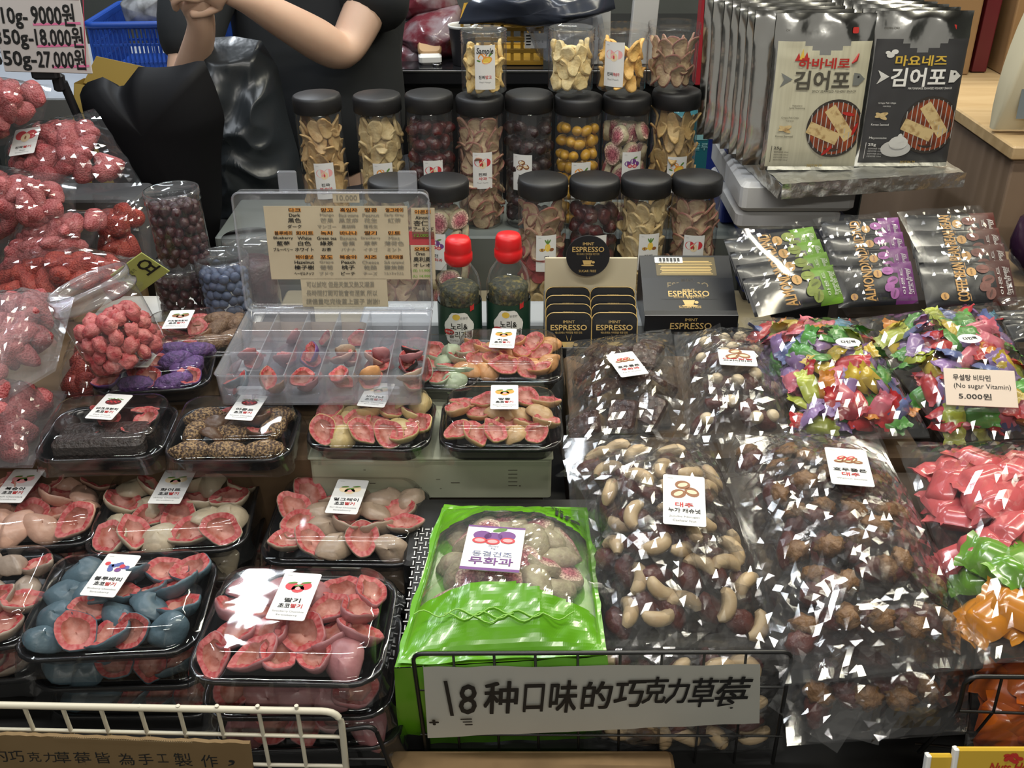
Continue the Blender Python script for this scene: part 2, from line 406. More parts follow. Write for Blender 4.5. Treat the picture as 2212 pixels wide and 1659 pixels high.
for k, (x, w, lab) in enumerate(((1215, 36, 'grey folder in the stack behind the clear bag, furthest left'), (1255, 40, 'pale card folder standing second in the row behind the sample jars'), (1300, 42, 'pale card folder standing above the peach sample jar'), (1385, 62, 'white folder standing behind the apple sample jar'))):
    a = aty(x, 60, 2.62 + .01 * k)
    o = MB().box((0, 0, .12), (w / 2200 * 2.5, .012, .24), 0, r=.002).build('card_folder', PAPERM); o.matrix_basis = TR(a.x, 2.64, CT, 10 * (k - 1), -6, 6 * (k % 2)); tag(o, lab, 'folder', 'folders behind the sample jars')
pa = aty(1540, 80, 2.5)
t = thing('red_carton', 'red carton with white letters standing behind the foil snack packs', 'carton', (pa.x, 2.5, 1.10))
MB().box((0, 0, .10), (.075, .05, .26), 0, r=.003).build('body', mat('red_carton_print', (0.30, 0.012, 0.02), 0.5), t)
m = MB(); m.text('BE', .012, 0, .022, .012, 0, bold=.02); m.text('FL', -.002, .025, .010, .012, 0)
m.build('print', WHITE, t, Matrix.Translation((0, -.0262, .075)) @ Euler((R(90), 0, 0)).to_matrix().to_4x4())
solid('dark_carton', (aty(1545, 120, 2.42).x, 2.43, 1.02), (.13, .06, .09), mat('dark_brown_carton', (0.045, 0.035, 0.035), .6), 'dark brown carton below the red carton', 'carton')
p = aty(1530, 205, 2.32)
t = thing('teal_carton', 'teal carton with pale letters behind the last jar of the back row', 'carton', (p.x, 2.36, .88))
MB().box((0, 0, .07), (.13, .06, .17), 0, r=.003).build('body', mat('teal_carton_print', (0.01, 0.10, 0.13), .5), t)
m = MB(); m.text('글루', .0, .0, .034, .017, 0, bold=.015); m.flat(rrect(.03, .012, .003, 0, 2, 0, .022), 0)
m.build('print', mat('pale_teal_ink', (.2, .4, .42), .5), t, Matrix.Translation((-.005, -.0312, .085)) @ Euler((R(90), 0, 0)).to_matrix().to_4x4())
solid('carton_stand', (aty(1535, 230, 2.4).x, 2.40, .44), (.2, .2, .876), DARKTOP, 'dark stand holding the teal and brown cartons', 'stand')

# blue basket on a table at the back left
BLUE = mat('blue_plastic', (0.012, 0.06, 0.32), 0.4)
t = thing('metal_table', 'steel edged work table under the blue basket', 'table', (-1.14, 2.72, 0))
TZ = 1.06
MB().box((0, 0, TZ - .012), (.9, .62, .024), 0, r=.003).build('tabletop', mat('work_table_top', (.42, .45, .5), .4), t)
MB().box((0, -.312, TZ - .03), (.9, .006, .05), 0, r=.001).build('metal_edge', STEEL, t)
for sx in (-1, 1):
    for sy in (-1, 1): MB().box((sx * .42, sy * .28, .51), (.03, .03, 1.02)).build('leg', STEEL, t)
a, b = aty(200, 100, 2.5), aty(392, 80, 2.5); bw = b.x - a.x + .06
t = thing('blue_basket', 'blue slotted plastic basket on the steel edged table', 'basket', TR((a.x + b.x) / 2 + .01, 2.68, TZ + .008, 4))
def basket_wall(L, H, nx, nz_, M, mb):
    for k in range(nx + 1): mb.box((-L / 2 + L * k / nx, 0, H / 2), (.004 if k % nx else .008, .004, H), 0, M)
    for k in range(nz_ + 1): mb.box((0, 0, H * k / nz_), (L, .004, .006 if 0 < k < nz_ else .014), 0, M)
m = MB(); bd, bh = .30, .13
for sy in (-1, 1): basket_wall(bw, bh, 26, 3, TR(0, sy * bd / 2, 0), m)
for sx in (-1, 1): basket_wall(bd, bh, 24, 3, TR(sx * bw / 2, 0, 0, 90), m)
m.box((0, 0, .004), (bw, bd, .006)); m.build('body', BLUE, t)
rm = MB(); rm.tube([(p_[0], p_[1], bh + .004) for p_ in rrect(bw + .012, bd + .012, .02)], .008, 8, 0, True); rm.build('rim', BLUE, t)
vpillow('goods_bag', [(260, 5), (300, -30), (370, -20), (385, 40), (340, 60), (275, 50)], 2.72, .06, mat('grey_goods', (.35, .36, .38), .4, (.1, .1, .1), 30), 'grey and white packet lying in the blue basket', 'packet', 12, .01, 16)

# mustard shopping bag
MUST = mat('mustard_paper', (0.36, 0.24, 0.05), 0.6)
p = aty(205, 280, 2.15)
t = thing('shopping_bag', 'mustard yellow carrier bag with a metal clasp behind the price sign', 'bag', TR(p.x + .015, 2.22, .897, -6, 0, 6))
rg = [rrect(.17, .10, .004, 0), rrect(.17, .10, .004, .02), rrect(.175, .09, .004, .15), rrect(.17, .05, .004, .235)]
MB().loft(rg, 0, True, False, False).build('body', MUST, t)
MB().poly([(-.085, 0), (.085, 0), (.065, .05), (-.055, .06)], -.002, .002).build('flap', MUST, t, Matrix.Translation((0, .02, .225)) @ Euler((R(80), 0, 0)).to_matrix().to_4x4())
MB().box((-.005, -.055, .18), (.045, .006, .010), 0, r=.003).build('clasp', mat('copper_clasp', (.35, .16, .08), .35, metal=.6), t)
solid('bag_stand', (-.93, 2.24, .447), (.36, .22, .893), DARKTOP, 'dark stand under the mustard carrier bag and price sign', 'stand')

# wooden display unit on the right
WOOD = mat('pale_wood', (0.50, 0.36, 0.20), 0.5, (0.42, 0.29, 0.15), 6, stretch=(1, 8, 8))
WOODB = mat('brown_side_wood', (0.24, 0.17, 0.12), 0.55, (0.20, 0.14, 0.10), 6)
t = thing('wooden_display_unit', 'pale wooden display unit along the right edge of the stall', 'display unit', (0, 0, 0))
MB().box((1.23, 2.06, 1.138), (.76, .72, .024), 0, r=.003).build('top', WOOD, t)
MB().box((1.23, 2.06, .563), (.74, .70, 1.126), 0, r=.003).build('body', WOODB, t)
MB().box((1.16, 1.68, 1.05), (.5, .04, .10), 0, r=.004).build('front_trim', WOOD, t)
MB().box((1.16, 1.665, .93), (.5, .03, .08), 0, r=.004).build('lower_trim', WOODB, t)
# upright dividers with boxes between them
t2 = thing('wooden_rack', 'upright wooden rack holding slim red boxes on the pale display unit', 'rack', (0, 0, 1.15))
dv = [((1975, 200), (1995, -80)), ((2060, 205), (2080, -60)), ((2118, 205), (2130, -60))]
for k, (x, w) in enumerate(((.93, .10), (1.075, .05), (1.17, .05))):
    MB().box((x, 2.32, .16), (w, .18, .32), 0, r=.003).build('divider', mat('rack_wood', (0.30, 0.18, 0.09), .5, (.25, .15, .07), 6), t2, TR(0, 0, 0))
MB().box((1.15, 2.41, .16), (.6, .012, .32), 0, r=.003).build('back_panel', WOODB, t2)
DKRED = mat('maroon_print', (.10, .008, .015), .35)
FLORAL = mat('pale_floral_print', (.55, .48, .45), .5, (.35, .12, .12), 40)
for k, (x, mm, lab) in enumerate(((1.01, DKRED, 'slim maroon box leaning in the first slot of the wooden rack'), (1.122, FLORAL, 'slim pale floral box in the second slot of the wooden rack'), (1.225, DKRED, 'slim maroon box at the right end of the wooden rack'))):
    o = MB().box((0, 0, .13), (.032, .14, .26), 0, r=.002).build('slim_box', mm); o.matrix_basis = TR(x, 2.32, 1.152, 0, 0, .6); tag(o, lab, 'box', 'slim boxes in the wooden rack')
CREAM = mat('cream_pouch', (.55, .50, .36), .5)
p = aty(2195, 300, 1.78)
t = thing('cream_pouch', 'cream pouch printed with a small house drawing at the right edge', 'pouch', TR(p.x + .03, 1.79, 1.152))
rg = []
for k in range(9):
    u = k / 8; wdt = .15 - .045 * u ** 1.5 - .02 * u; rg.append(rrect(wdt, .012 + .05 * math.sin(math.pi * min(1, u * 1.05 + .02)) ** .7, .006, .005 + .27 * u, 3))
MB().loft(rg, 0).build('body', CREAM, t)
m = MB()
m.flat([(-.05, .03), (.05, .03), (.05, .08), (-.05, .08)], 0); m.flat([(-.03, .035), (-.005, .035), (-.005, .07), (-.03, .07)], 1, z=.0004)
for j in range(5):
    for i in range(4): m.flat(rrect(.011, .006, .001, .0003, 1, -.03 + .013 * i + .006 * (j % 2), .1 + .008 * j), 2)
m.build('print', [mat('grey_blue_ink', (.16, .19, .21), .5), mat('sage_ink', (.3, .36, .25), .5), GREYINK], t, TR(0, -.0335, 0, 0, 86))
o = MB().lathe([(.0, 0), (.03, .002), (.052, .02), (.056, .05), (.05, .085), (.02, .1), (.012, .104)], 30).build('round_jar', mat('dark_purple_glaze', (.03, .012, .03), .2)); o.matrix_basis = TV(aty(2212, 600, 1.50) + Vector((.035, .02, -.0))); tag(o, 'dark purple round jar cut by the right edge of the picture', 'jar')
solid('jar_stand', (.95, 1.56, .96), (.30, .14, .06), CARD, 'brown cardboard block under the coffee bean pouch and purple jar', 'cardboard')
# ------------------------------------------------------------ the person behind the stall
def skin_mesh(name, nodes, edges, mats, sub=2, parent=None, root=0):
    me = bpy.data.meshes.new('frame'); me.from_pydata([n[0] for n in nodes], edges, []); me.update()
    o = bpy.data.objects.new('frame', me); col.objects.link(o)
    md = o.modifiers.new('skin', 'SKIN'); md.use_smooth_shade = True; md.branch_smoothing = 0.6
    for i, n in enumerate(nodes):
        r = n[1] if isinstance(n[1], (tuple, list)) else (n[1], n[1])
        me.skin_vertices[0].data[i].radius = r
        me.skin_vertices[0].data[i].use_root = (i == root)
    s = o.modifiers.new('round', 'SUBSURF'); s.levels = sub; s.render_levels = sub
    dg = bpy.context.evaluated_depsgraph_get(); dg.update()
    new = bpy.data.meshes.new_from_object(o.evaluated_get(dg)); new.name = name
    bpy.data.objects.remove(o); bpy.data.meshes.remove(me)
    for p in new.polygons: p.use_smooth = True
    new.materials.clear()
    for m in mats: new.materials.append(m)
    ob = bpy.data.objects.new(name, new); col.objects.link(ob)
    if parent is not None: ob.parent = parent
    return ob
SKIN = mat('skin', (0.60, 0.40, 0.29), 0.5, (0.55, 0.35, 0.25), 12, sss=0.12)
SHIRT = mat('black_cotton', (0.010, 0.012, 0.014), 0.85, bump=.25, bscale=25)
PANTS = mat('dark_trousers', (0.02, 0.022, 0.03), 0.85)
C = Vector((-0.44, 2.38, 0))
nodes, edges = [], []
def nd(p, r, par=None):
    nodes.append((tuple(p), r))
    if par is not None: edges.append((par, len(nodes) - 1))
    return len(nodes) - 1
pel = nd(C + Vector((0, 0, .95)), (.15, .11))
sp = nd(C + Vector((0, .0, 1.12)), (.135, .10), pel)
ch = nd(C + Vector((0, .0, 1.33)), (.15, .11), sp)
nk = nd(C + Vector((0, 0, 1.49)), .055, ch)
h0 = nd(C + Vector((0, -.02, 1.57)), (.07, .075), nk)
h1 = nd(C + Vector((0, -.02, 1.66)), (.078, .09), h0)
h2 = nd(C + Vector((0, -.01, 1.735)), (.055, .065), h1)
# the arm across the picture: shoulder, elbow, wrist, hand
e1 = aty(742, 118, 2.20); w1 = aty(525, -6, 2.02); hd1 = aty(462, -22, 1.99)
s1 = nd(C + Vector((.17, 0, 1.42)), .062, ch)
u1 = nd((C + Vector((.20, -.03, 1.40))).lerp(e1, .5), .05, s1)
el1 = nd(e1, .046, u1)
f1 = nd(e1.lerp(w1, .35), .044, el1)
f1b = nd(e1.lerp(w1, .7), .036, f1)
wr1 = nd(w1, (.028, .026), f1b)
pm1 = nd(hd1, (.034, .024), wr1)
d1 = (hd1 - w1).normalized()
def fingers(pm, base, d, side, up, curl):
    for k, (off, L, r) in enumerate(((-.027, .07, .0085), (-.009, .078, .009), (.009, .073, .0087), (.026, .058, .0078))):
        q = base + d * .03 + side * off
        a = nd(q, r * 1.1, pm); a2 = nd(q + d * L * .4 + up * .004, r, a)
        a3 = nd(q + d * L * .62 + curl * L * .3, r * .95, a2); nd(q + d * L * .55 + curl * L * .62, r * .8, a3)
    q = base - d * .01 - side * .03
    a = nd(q, .012, pm); a2 = nd(q + d * .03 - side * .022, .010, a); nd(q + d * .055 - side * .022 + curl * .012, .0085, a2)
fingers(pm1, hd1, d1, Vector((.25, -.3, .92)).normalized(), Vector((0, -1, 0)), Vector((-.2, .4, -.5)).normalized())
# the other arm: elbow low behind the black bag, forearm rising to the clasped hands
e2 = aty(398, 215, 2.16); w2 = aty(437, 62, 2.04); hd2 = aty(430, 6, 2.0)
s2 = nd(C + Vector((-.17, 0, 1.42)), .062, ch)
u2 = nd((C + Vector((-.22, -.02, 1.40))).lerp(e2, .5), .05, s2)
el2 = nd(e2, .043, u2)
f2 = nd(e2.lerp(w2, .4), .038, el2)
wr2 = nd(w2, (.031, .028), f2)
pm2 = nd(hd2, (.04, .028), wr2)
fingers(pm2, hd2, (hd2 - w2).normalized(), Vector((.95, -.2, 0)).normalized(), Vector((0, -1, 0)), Vector((.5, .6, -.1)).normalized())
for sx in (-1, 1):
    hp = nd(C + Vector((.09 * sx, 0, .88)), .085, pel); kn = nd(C + Vector((.10 * sx, -.01, .48)), .058, hp)
    an = nd(C + Vector((.10 * sx, .02, .09)), .04, kn); nd(C + Vector((.11 * sx, -.12, .035)), (.04, .03), an)
person = thing('person', 'person in a loose black short sleeved shirt with hands clasped behind the jars', 'person', (0, 0, 0))
body = skin_mesh('body', nodes, edges, [SKIN], 2, person)
# shirt and trousers follow the body
nodes, edges = [], []
a = nd(C + Vector((0, 0, .86)), (.225, .15)); b = nd(C + Vector((0, 0, 1.1)), (.215, .145), a); c = nd(C + Vector((0, 0, 1.33)), (.20, .135), b)
d = nd(C + Vector((0, 0, 1.46)), (.085, .075), c)
s = nd(C + Vector((.185, 0, 1.40)), .085, c); q = (C + Vector((.20, -.03, 1.40))); u = nd(q.lerp(e1, .45), .078, s); nd(q.lerp(e1, .74) + Vector((.02, 0, .01)), .070, u)
s = nd(C + Vector((-.185, 0, 1.40)), .085, c); q = (C + Vector((-.22, -.02, 1.40))); u = nd(q.lerp(e2, .45), .075, s); nd(q.lerp(e2, .8), .064, u)
shirt = skin_mesh('shirt', nodes, edges, [SHIRT], 2, person)
for v in shirt.data.vertices:
    k = ridge(v.co.x, v.co.y, v.co.z, 5, 3) * .012; n_ = v.normal; v.co += n_ * k
nodes, edges = [], []
a = nd(C + Vector((0, 0, .9)), (.17, .13))
for sx in (-1, 1):
    h = nd(C + Vector((.10 * sx, 0, .80)), .10, a); k = nd(C + Vector((.105 * sx, 0, .46)), .075, h); nd(C + Vector((.105 * sx, .02, .11)), .062, k)
skin_mesh('trousers', nodes, edges, [PANTS], 1, person)
HAIR = mat('black_hair', (.01, .009, .008), .5)
m = MB(); m.lathe([(.03, -.02), (.088, .0), (.098, .06), (.085, .12), (.05, .155), (.0, .165)], 20); ho = m.build('hair', HAIR, person, Matrix.Translation(C + Vector((0, .012, 1.625))) @ Matrix.Diagonal((1, 1.08, 1, 1)))
m = MB()
for sx in (-1, 1): m.lathe([(.0, -.006), (.009, -.003), (.009, .003), (0, .006)], 12, M=TR(C.x + .032 * sx, C.y - .104, 1.645, 0, 90))
m.build('eyes', INK, person)
MB().loft([rrect(.012, .01, .004, 0), rrect(.02, .018, .006, .02), rrect(.026, .026, .008, .035)], 0, M=TR(C.x, C.y - .108, 1.642, 0, 0) @ Matrix.Rotation(math.pi, 4, 'X')).build('nose', SKIN, person)
MB().ell(0, 0, .022, .006, 0, TR(C.x, C.y - .1075, 1.575, 0, 90)).build('mouth', mat('lips', (.45, .18, .15), .5), person)
for sx in (-1, 1): MB().lathe([(.0, -.006), (.018, -.004), (.02, .004), (0, .006)], 14, M=TR(C.x + .085 * sx, C.y, 1.635, 0, 0, 90) @ Matrix.Diagonal((1.4, 1, 1, 1))).build('ear', SKIN, person)

# ------------------------------------------------------------ black carrier bags in front of the person
vpillow('black_carrier_bag', [(172, 205), (182, 180), (225, 165), (262, 192), (300, 143), (340, 146), (385, 142), (440, 128), (468, 195), (486, 252), (478, 330), (480, 440), (470, 540), (330, 560), (250, 400), (205, 305), (180, 245)],
        1.86, .07, mat('black_polythene', (0.004, 0.004, 0.005), 0.6, spec=.15), 'matt black carrier bag with a notched top beside the strawberry bags', 'carrier bag', 21, .008, 7)
vpillow('black_refuse_bag', [(396, 140), (418, 100), (445, 82), (505, 78), (565, 88), (600, 145), (622, 250), (645, 330), (662, 430), (655, 540), (560, 600), (440, 590), (455, 430), (470, 260), (440, 150)],
        2.11, .09, mat('shiny_black_polythene', (0.022, 0.026, 0.030), 0.28, bump=.55, bscale=22, stretch=(1, 1, .45)), 'shiny wrinkled black plastic bag hanging before the person', 'plastic bag', 23, .022, 13, mode='ridge', rings=40, n=200)
solid('bag_shelf', (-.70, 1.95, .8275), (.27, .26, .155), DARKTOP, 'dark shelf under the black carrier bags', 'shelf')

# ------------------------------------------------------------ price sign
a, b = aty(-40, -70, 1.80), aty(203, 157, 1.80)
cx, cz = (a.x + b.x) / 2, (a.z + b.z) / 2; sw, sh = b.x - a.x, a.z - b.z
sgn = thing('price_sign', 'white laminated price sign handwritten in black with pink underlines', 'sign', TR(cx, 1.80, cz, 0, 0, 1.5))
RX = Euler((R(90), 0, 0)).to_matrix().to_4x4()
MB().box((0, 0, 0), (sw, .003, sh), 0, r=.001).build('card', mat('sign_card', (.62, .58, .56), .35, (.56, .52, .5), 8), sgn)
def sp_(px, py): q = aty(px, py, 1.80); return q.x - cx, q.z - cz
m = MB()
def sgt(body, x0, x1, y, h, b_=.03):
    ax, ay = sp_(x0, y); bx, by = sp_(x1, y); m.text(body, (ax + bx) / 2, ay, bx - ax, h / 2200 * 1.93, 0, bold=b_, shear=.05)
sgt('110g-', -12, 60, 40, 38); sgt('9000원', 68, 160, 30, 40)
sgt('350g-', -8, 74, 86, 36); sgt('18.000원', 78, 180, 78, 38)
sgt('550g-', -8, 82, 132, 36); sgt('27.000원', 84, 186, 126, 38)
for (x0, x1, y) in ((72, 175, 50), (82, 182, 97), (116, 196, 142)):
    ax, ay = sp_(x0, y); bx, by = sp_(x1, y); m.flat([(ax, ay - .004), (bx, by), (bx, by + .004), (ax, ay)], 1)
for y in (-3,):
    ax, ay = sp_(-40, y); bx, by = sp_(170, y); m.flat([(ax, ay), (bx, by), (bx, by + .0015), (ax, ay + .0015)], 2)
ax, ay = sp_(190, 150); bx, by = sp_(176, -60); m.flat([(ax - .0015, ay), (ax, ay), (bx, by), (bx - .0015, by)], 2)
m.build('lettering', [INK, mat('pink_marker', (.75, .18, .36), .6), mat('red_border', (.5, .05, .1), .6)], sgn, Matrix.Translation((0, -.0022, 0)) @ RX)
c1 = aty(88, 163, 1.79)
t = thing('sign_stand', 'black clip stand gripping the bottom of the price sign', 'stand', (c1.x, 1.815, .93))
hh = c1.z - .93
MB().box((0, -.005, hh), (.048, .016, .022), 0, r=.004).build('clip', BLACK, t)
MB().box((0.014, 0.01, hh - .02), (.02, .02, .03), 0, r=.004).build('clip_grip', BLACK, t)
MB().tube([(.02, .012, hh - .02), (.035, .03, hh * .6), (.03, .04, 0.01)], .008, 8).build('stem', BLACK, t)
MB().lathe([(.05, 0), (.05, .008), (.01, .014)], 24, M=TR(.03, .04, 0)).build('base', BLACK, t)
# ------------------------------------------------------------ stickers with a picture and lettering
PICM = {k: mat('print_' + k, c, .5) for k, c in dict(red=(.55, .04, .05), dark=(.10, .02, .02), green=(.10, .22, .04), orange=(.75, .30, .05), cream=(.72, .58, .38), blue=(.08, .11, .32), brown=(.24, .09, .03), purple=(.16, .05, .22), pink=(.75, .35, .35), yellow=(.75, .52, .08)).items()}
PK = list(PICM)
def picture(m, kind, cx, cy, s):
    """a small fruit picture; material slots 3.. follow PK"""
    def e(x, y, a, b, c, z=.0006, rot=0.0): m.ell(cx + x * s, cy + y * s, a * s, b * s, 3 + PK.index(c), z=z, rot=rot)
    if kind in ('apple', 'peach'):
        for sx in (-1, 1): e(sx * .32, .08, .36, .34, 'red' if kind == 'apple' else 'pink')
        e(0, -.12, .3, .32, 'cream', .0008); e(0, -.12, .06, .14, 'brown' if kind == 'apple' else 'red', .001)
    elif kind == 'mango':
        e(-.22, .15, .34, .24, 'orange', rot=.4); e(.15, -.12, .42, .27, 'orange', .0008, .35); e(.15, -.12, .33, .19, 'yellow', .001, .35)
        e(.42, .3, .2, .08, 'green', rot=.8); e(-.5, -.18, .16, .07, 'green', rot=-.3)
    elif kind == 'pineapple':
        e(.1, -.1, .22, .34, 'yellow'); e(-.3, -.28, .22, .12, 'yellow')
        for r_ in (-.5, 0, .5): e(.1 + r_ * .25, .38, .06, .22, 'green', rot=-r_)
        for sx in (-.35, .42): e(sx, -.3, .2, .14, 'brown', .0007)
    elif kind == 'fig':
        for x, y in ((-.35, -.05), (.1, .15), (.4, -.1)): e(x, y, .26, .22, 'purple'); 
        for x, y in ((-.15, -.25), (.25, -.28)): e(x, y, .2, .15, 'red', .0008); e(x, y, .13, .09, 'pink', .001)
        e(.3, .42, .2, .07, 'green', rot=.3)
    elif kind == 'berries':
        g = random.Random(3)
        for k in range(13): e(g.uniform(-.5, .5), g.uniform(-.28, .25), .13, .13, ('blue', 'blue', 'purple', 'red')[k % 4], .0006 + k * .00003)
    elif kind == 'dark':
        e(0, -.05, .48, .32, 'dark'); 
        for k in range(9): e(-.4 + .1 * k, .25 + .06 * (k % 2), .09, .03, 'green', .0007, .5 * (k % 3 - 1))
        for k in range(6): e(-.3 + .12 * k, -.1 + .1 * (k % 2), .07, .05, 'red', .0009)
    elif kind == 'nut':
        for x, y, r_ in ((-.05, .25, 0), (-.22, -.2, .2), (.3, -.08, -.5)): e(x, y, .3, .22, 'brown', rot=r_); e(x, y, .2, .1, 'cream', .0009, r_ + .3)
    elif kind == 'walnut':
        for k in range(7): e(-.35 + .12 * k, -.05 + .12 * ((k * 2) % 3 - 1), .2, .1, ('brown', 'red', 'brown')[k % 3], .0006 + .00005 * k, .5 * (k % 3)); e(-.35 + .12 * k, -.05 + .12 * ((k * 2) % 3 - 1), .1, .03, 'cream', .0012, .5 * (k % 3))
    else:
        c = {'strawberry': 'red', 'white': 'cream', 'peachstraw': 'pink', 'banana': 'cream', 'peanut': 'orange', 'cheese': 'orange', 'grey': 'cream', 'grape': 'purple', 'caramel': 'brown'}.get(kind, 'red')
        for x, y in ((-.28, 0), (.3, .05), (.02, -.15)): e(x, y, .27, .25, c, .0006 + .0001 * (x > 0)); e(x, y + .2, .2, .06, 'green', .0009, .2)
        e(.02, -.15, .12, .1, 'pink', .001)
SMATS = [INK, REDINK, GREYINK] + [PICM[k] for k in PK]
def sticker(parent, M, w, h, top, red, eng, pic, bend=0.0, shelf='TENS', redfirst=False):
    def bent(mb):
        if bend: mb.v = [((bend + z) * math.sin(x / bend), -(bend + z) * math.cos(x / bend), y) for x, y, z in mb.v]
        return mb
    b = MB()
    if bend: b.grid(lambda u, v: ((u - .5) * w, (v - .5) * h, .0006), 10, 1)
    else: b.loft([rrect(w, h, .0025, 0), rrect(w, h, .0025, .0005)], 0, True, True, False)
    st = bent(b).build('sticker', STICK, parent, M)
    m = MB()
    m.text('REAL', -w * .32, h * .43, w * .14, h * .014, 2, z=.0008)
    picture(m, pic, 0, h * .20, w * .62)
    if top: m.text(top, 0, -h * .10, min(w * .78, w * .21 * len(top)), h * .085, 1 if redfirst else 0, bold=.02, z=.0008)
    if red:
        if '|' in red:
            a, c = red.split('|'); m.text(a, -w * .16, -h * .215, w * .30, h * .08, 0, bold=.02, z=.0008); m.text(c, w * .16, -h * .215, w * .30, h * .08, 1, bold=.02, z=.0008)
        else: m.text(red, 0, -h * .215, min(w * .75, w * .21 * len(red)), h * .085, 0 if redfirst else 1, bold=.02, z=.0008)
    if eng:
        for k, ln in enumerate(eng.split('/')): m.text(ln, 0, -h * (.335 + .075 * k), w * min(.82, .055 * len(ln)), h * .042, 2, z=.0008)
    for v in range(len(m.v)): m.v[v] = (m.v[v][0], m.v[v][1], max(m.v[v][2], .0007))
    bent(m).build('print', SMATS, st)
    return st

# ------------------------------------------------------------ dried fruit pieces
def chip(seed, a, b, th, curl=.3, wob=.12, mats=None, taper=0.0, dome=0.0, name='slice', n=16, rimmat=1):
    g = random.Random(seed); ph = [g.uniform(0, 6.28) for _ in range(4)]
    out = []
    for i in range(n):
        t = 2 * math.pi * i / n
        r = 1 + wob * (math.sin(2 * t + ph[0]) * .6 + math.sin(3 * t + ph[1]) * .5 + math.sin(5 * t + ph[2]) * .3)
        x, y = a * r * math.cos(t), b * r * math.sin(t)
        y *= 1 - taper * (x / a)
        out.append((x, y))
    def P(s, zt): 
        r = []
        for x, y in out:
            X, Y = x * s, y * s
            z = curl * (X * X / a * .6 + math.sin(ph[3]) * X * Y / a) + a * .06 * math.sin(X / a * 5 + ph[1]) * s + zt
            r.append((X, Y, z))
        return r
    m = MB()
    m.loft([P(.05, th * (.5 + dome)), P(.5, th * (.5 + dome * .8)), P(.86, th * (.5 + dome * .3))], 0, True, False)
    m.loft([P(.86, th * (.5 + dome * .3)), P(.98, th * .3), P(1, 0), P(.97, -th * .35)], rimmat, False, False)
    m.loft([P(.97, -th * .35), P(.6, -th * .5), P(.05, -th * .5)], 0, False, True)
    return m.mesh(name, mats)
def blob(seed, a, b, c, wr=.12, f=60.0, mats=None, name='berry', nu=14, nv=9, tip=0.0):
    m = MB(); rings = []
    for j in range(nv + 1):
        p = math.pi * (j + .02) / (nv + .04); r = []
        for i in range(nu):
            t = 2 * math.pi * i / nu
            x, y, z = math.sin(p) * math.cos(t), math.sin(p) * math.sin(t), -math.cos(p)
            k = 1 + wr * nz(x, y, z, f * .03, seed) - tip * max(0, z) * (1 - .0)
            r.append((a * x * k, b * y * k, c * z * (1 + wr * .5 * nz(x, y, z, 1.5, seed + 4))))
        rings.append(r)
    m.loft(rings, 0, True, True); return m.mesh(name, mats)
def fruitmat(name, c1, c2, rough=.55, scale=90, bump=.5, bs=140, **k): return mat(name, c1, rough, c2, scale, bump=bump, bscale=bs, **k)
F_APPLE = fruitmat('dried_apple', (.50, .38, .23), (.36, .24, .15)); F_APSK = fruitmat('apple_skin', (.20, .06, .05), (.34, .20, .13), scale=45)
F_MANGO = fruitmat('dried_mango', (.48, .33, .13), (.40, .25, .09)); F_MANGO2 = fruitmat('freeze_dried_mango', (.80, .60, .26), (.72, .48, .16))
F_PEACH = fruitmat('dried_peach', (.54, .38, .18), (.44, .27, .11)); F_PEACH2 = fruitmat('freeze_dried_peach', (.80, .50, .15), (.70, .38, .09))
F_PEAR = fruitmat('dried_pineapple', (.56, .44, .23), (.46, .33, .15)); F_PEAR2 = fruitmat('freeze_dried_pineapple', (.78, .64, .34), (.68, .50, .22))
F_DARK = fruitmat('dark_jujube', (.09, .018, .018), (.04, .008, .010), .35); F_BLACK = fruitmat('black_dried_fruit', (.035, .018, .02), (.02, .01, .01), .4)
F_KUM = mat('kumquat_skin', (.55, .30, .03), .35, (.45, .24, .02), 60)
F_SBRY = fruitmat('dried_strawberry', (.36, .05, .05), (.24, .03, .04), .6)
def figmat():
    m = bpy.data.materials.new('fig_flesh'); m.use_nodes = True; nt = m.node_tree; b = nt.nodes['Principled BSDF']; b.inputs['Roughness'].default_value = .6
    tc = nt.nodes.new('ShaderNodeTexCoord'); mp = nt.nodes.new('ShaderNodeMapping'); mp.inputs['Scale'].default_value = (1.0, 1.25, 0.0)
    L = nt.nodes.new('ShaderNodeVectorMath'); L.operation = 'LENGTH'
    n = nt.nodes.new('ShaderNodeTexNoise'); n.inputs['Scale'].default_value = 420; n.inputs['Detail'].default_value = 2
    nt.links.new(tc.outputs['Object'], mp.inputs[0]); nt.links.new(mp.outputs[0], L.inputs[0]); nt.links.new(tc.outputs['Object'], n.inputs[0])
    mr = nt.nodes.new('ShaderNodeMapRange'); mr.inputs[1].default_value = .008; mr.inputs[2].default_value = .021
    nt.links.new(L.outputs['Value'], mr.inputs[0])
    r = nt.nodes.new('ShaderNodeValToRGB'); e = r.color_ramp.elements; e[0].color = (.42, .12, .16, 1); e[1].color = (.62, .52, .42, 1); e[1].position = .75
    nt.links.new(mr.outputs[0], r.inputs[0])
    r2 = nt.nodes.new('ShaderNodeValToRGB'); r2.color_ramp.elements[0].position = .42; r2.color_ramp.elements[0].color = (.55, .35, .38, 1); r2.color_ramp.elements[1].position = .58; r2.color_ramp.elements[1].color = (1.25, 1.2, 1.15, 1)
    nt.links.new(n.outputs['Fac'], r2.inputs[0])
    mx = nt.nodes.new('ShaderNodeMix'); mx.data_type = 'RGBA'; mx.blend_type = 'MULTIPLY'; mx.inputs[0].default_value = 1
    nt.links.new(r.outputs[0], mx.inputs[6]); nt.links.new(r2.outputs[0], mx.inputs[7]); nt.links.new(mx.outputs[2], b.inputs['Base Color'])
    return m
F_FIG = figmat(); F_FIGSK = fruitmat('fig_skin', (.42, .38, .24), (.30, .24, .16))
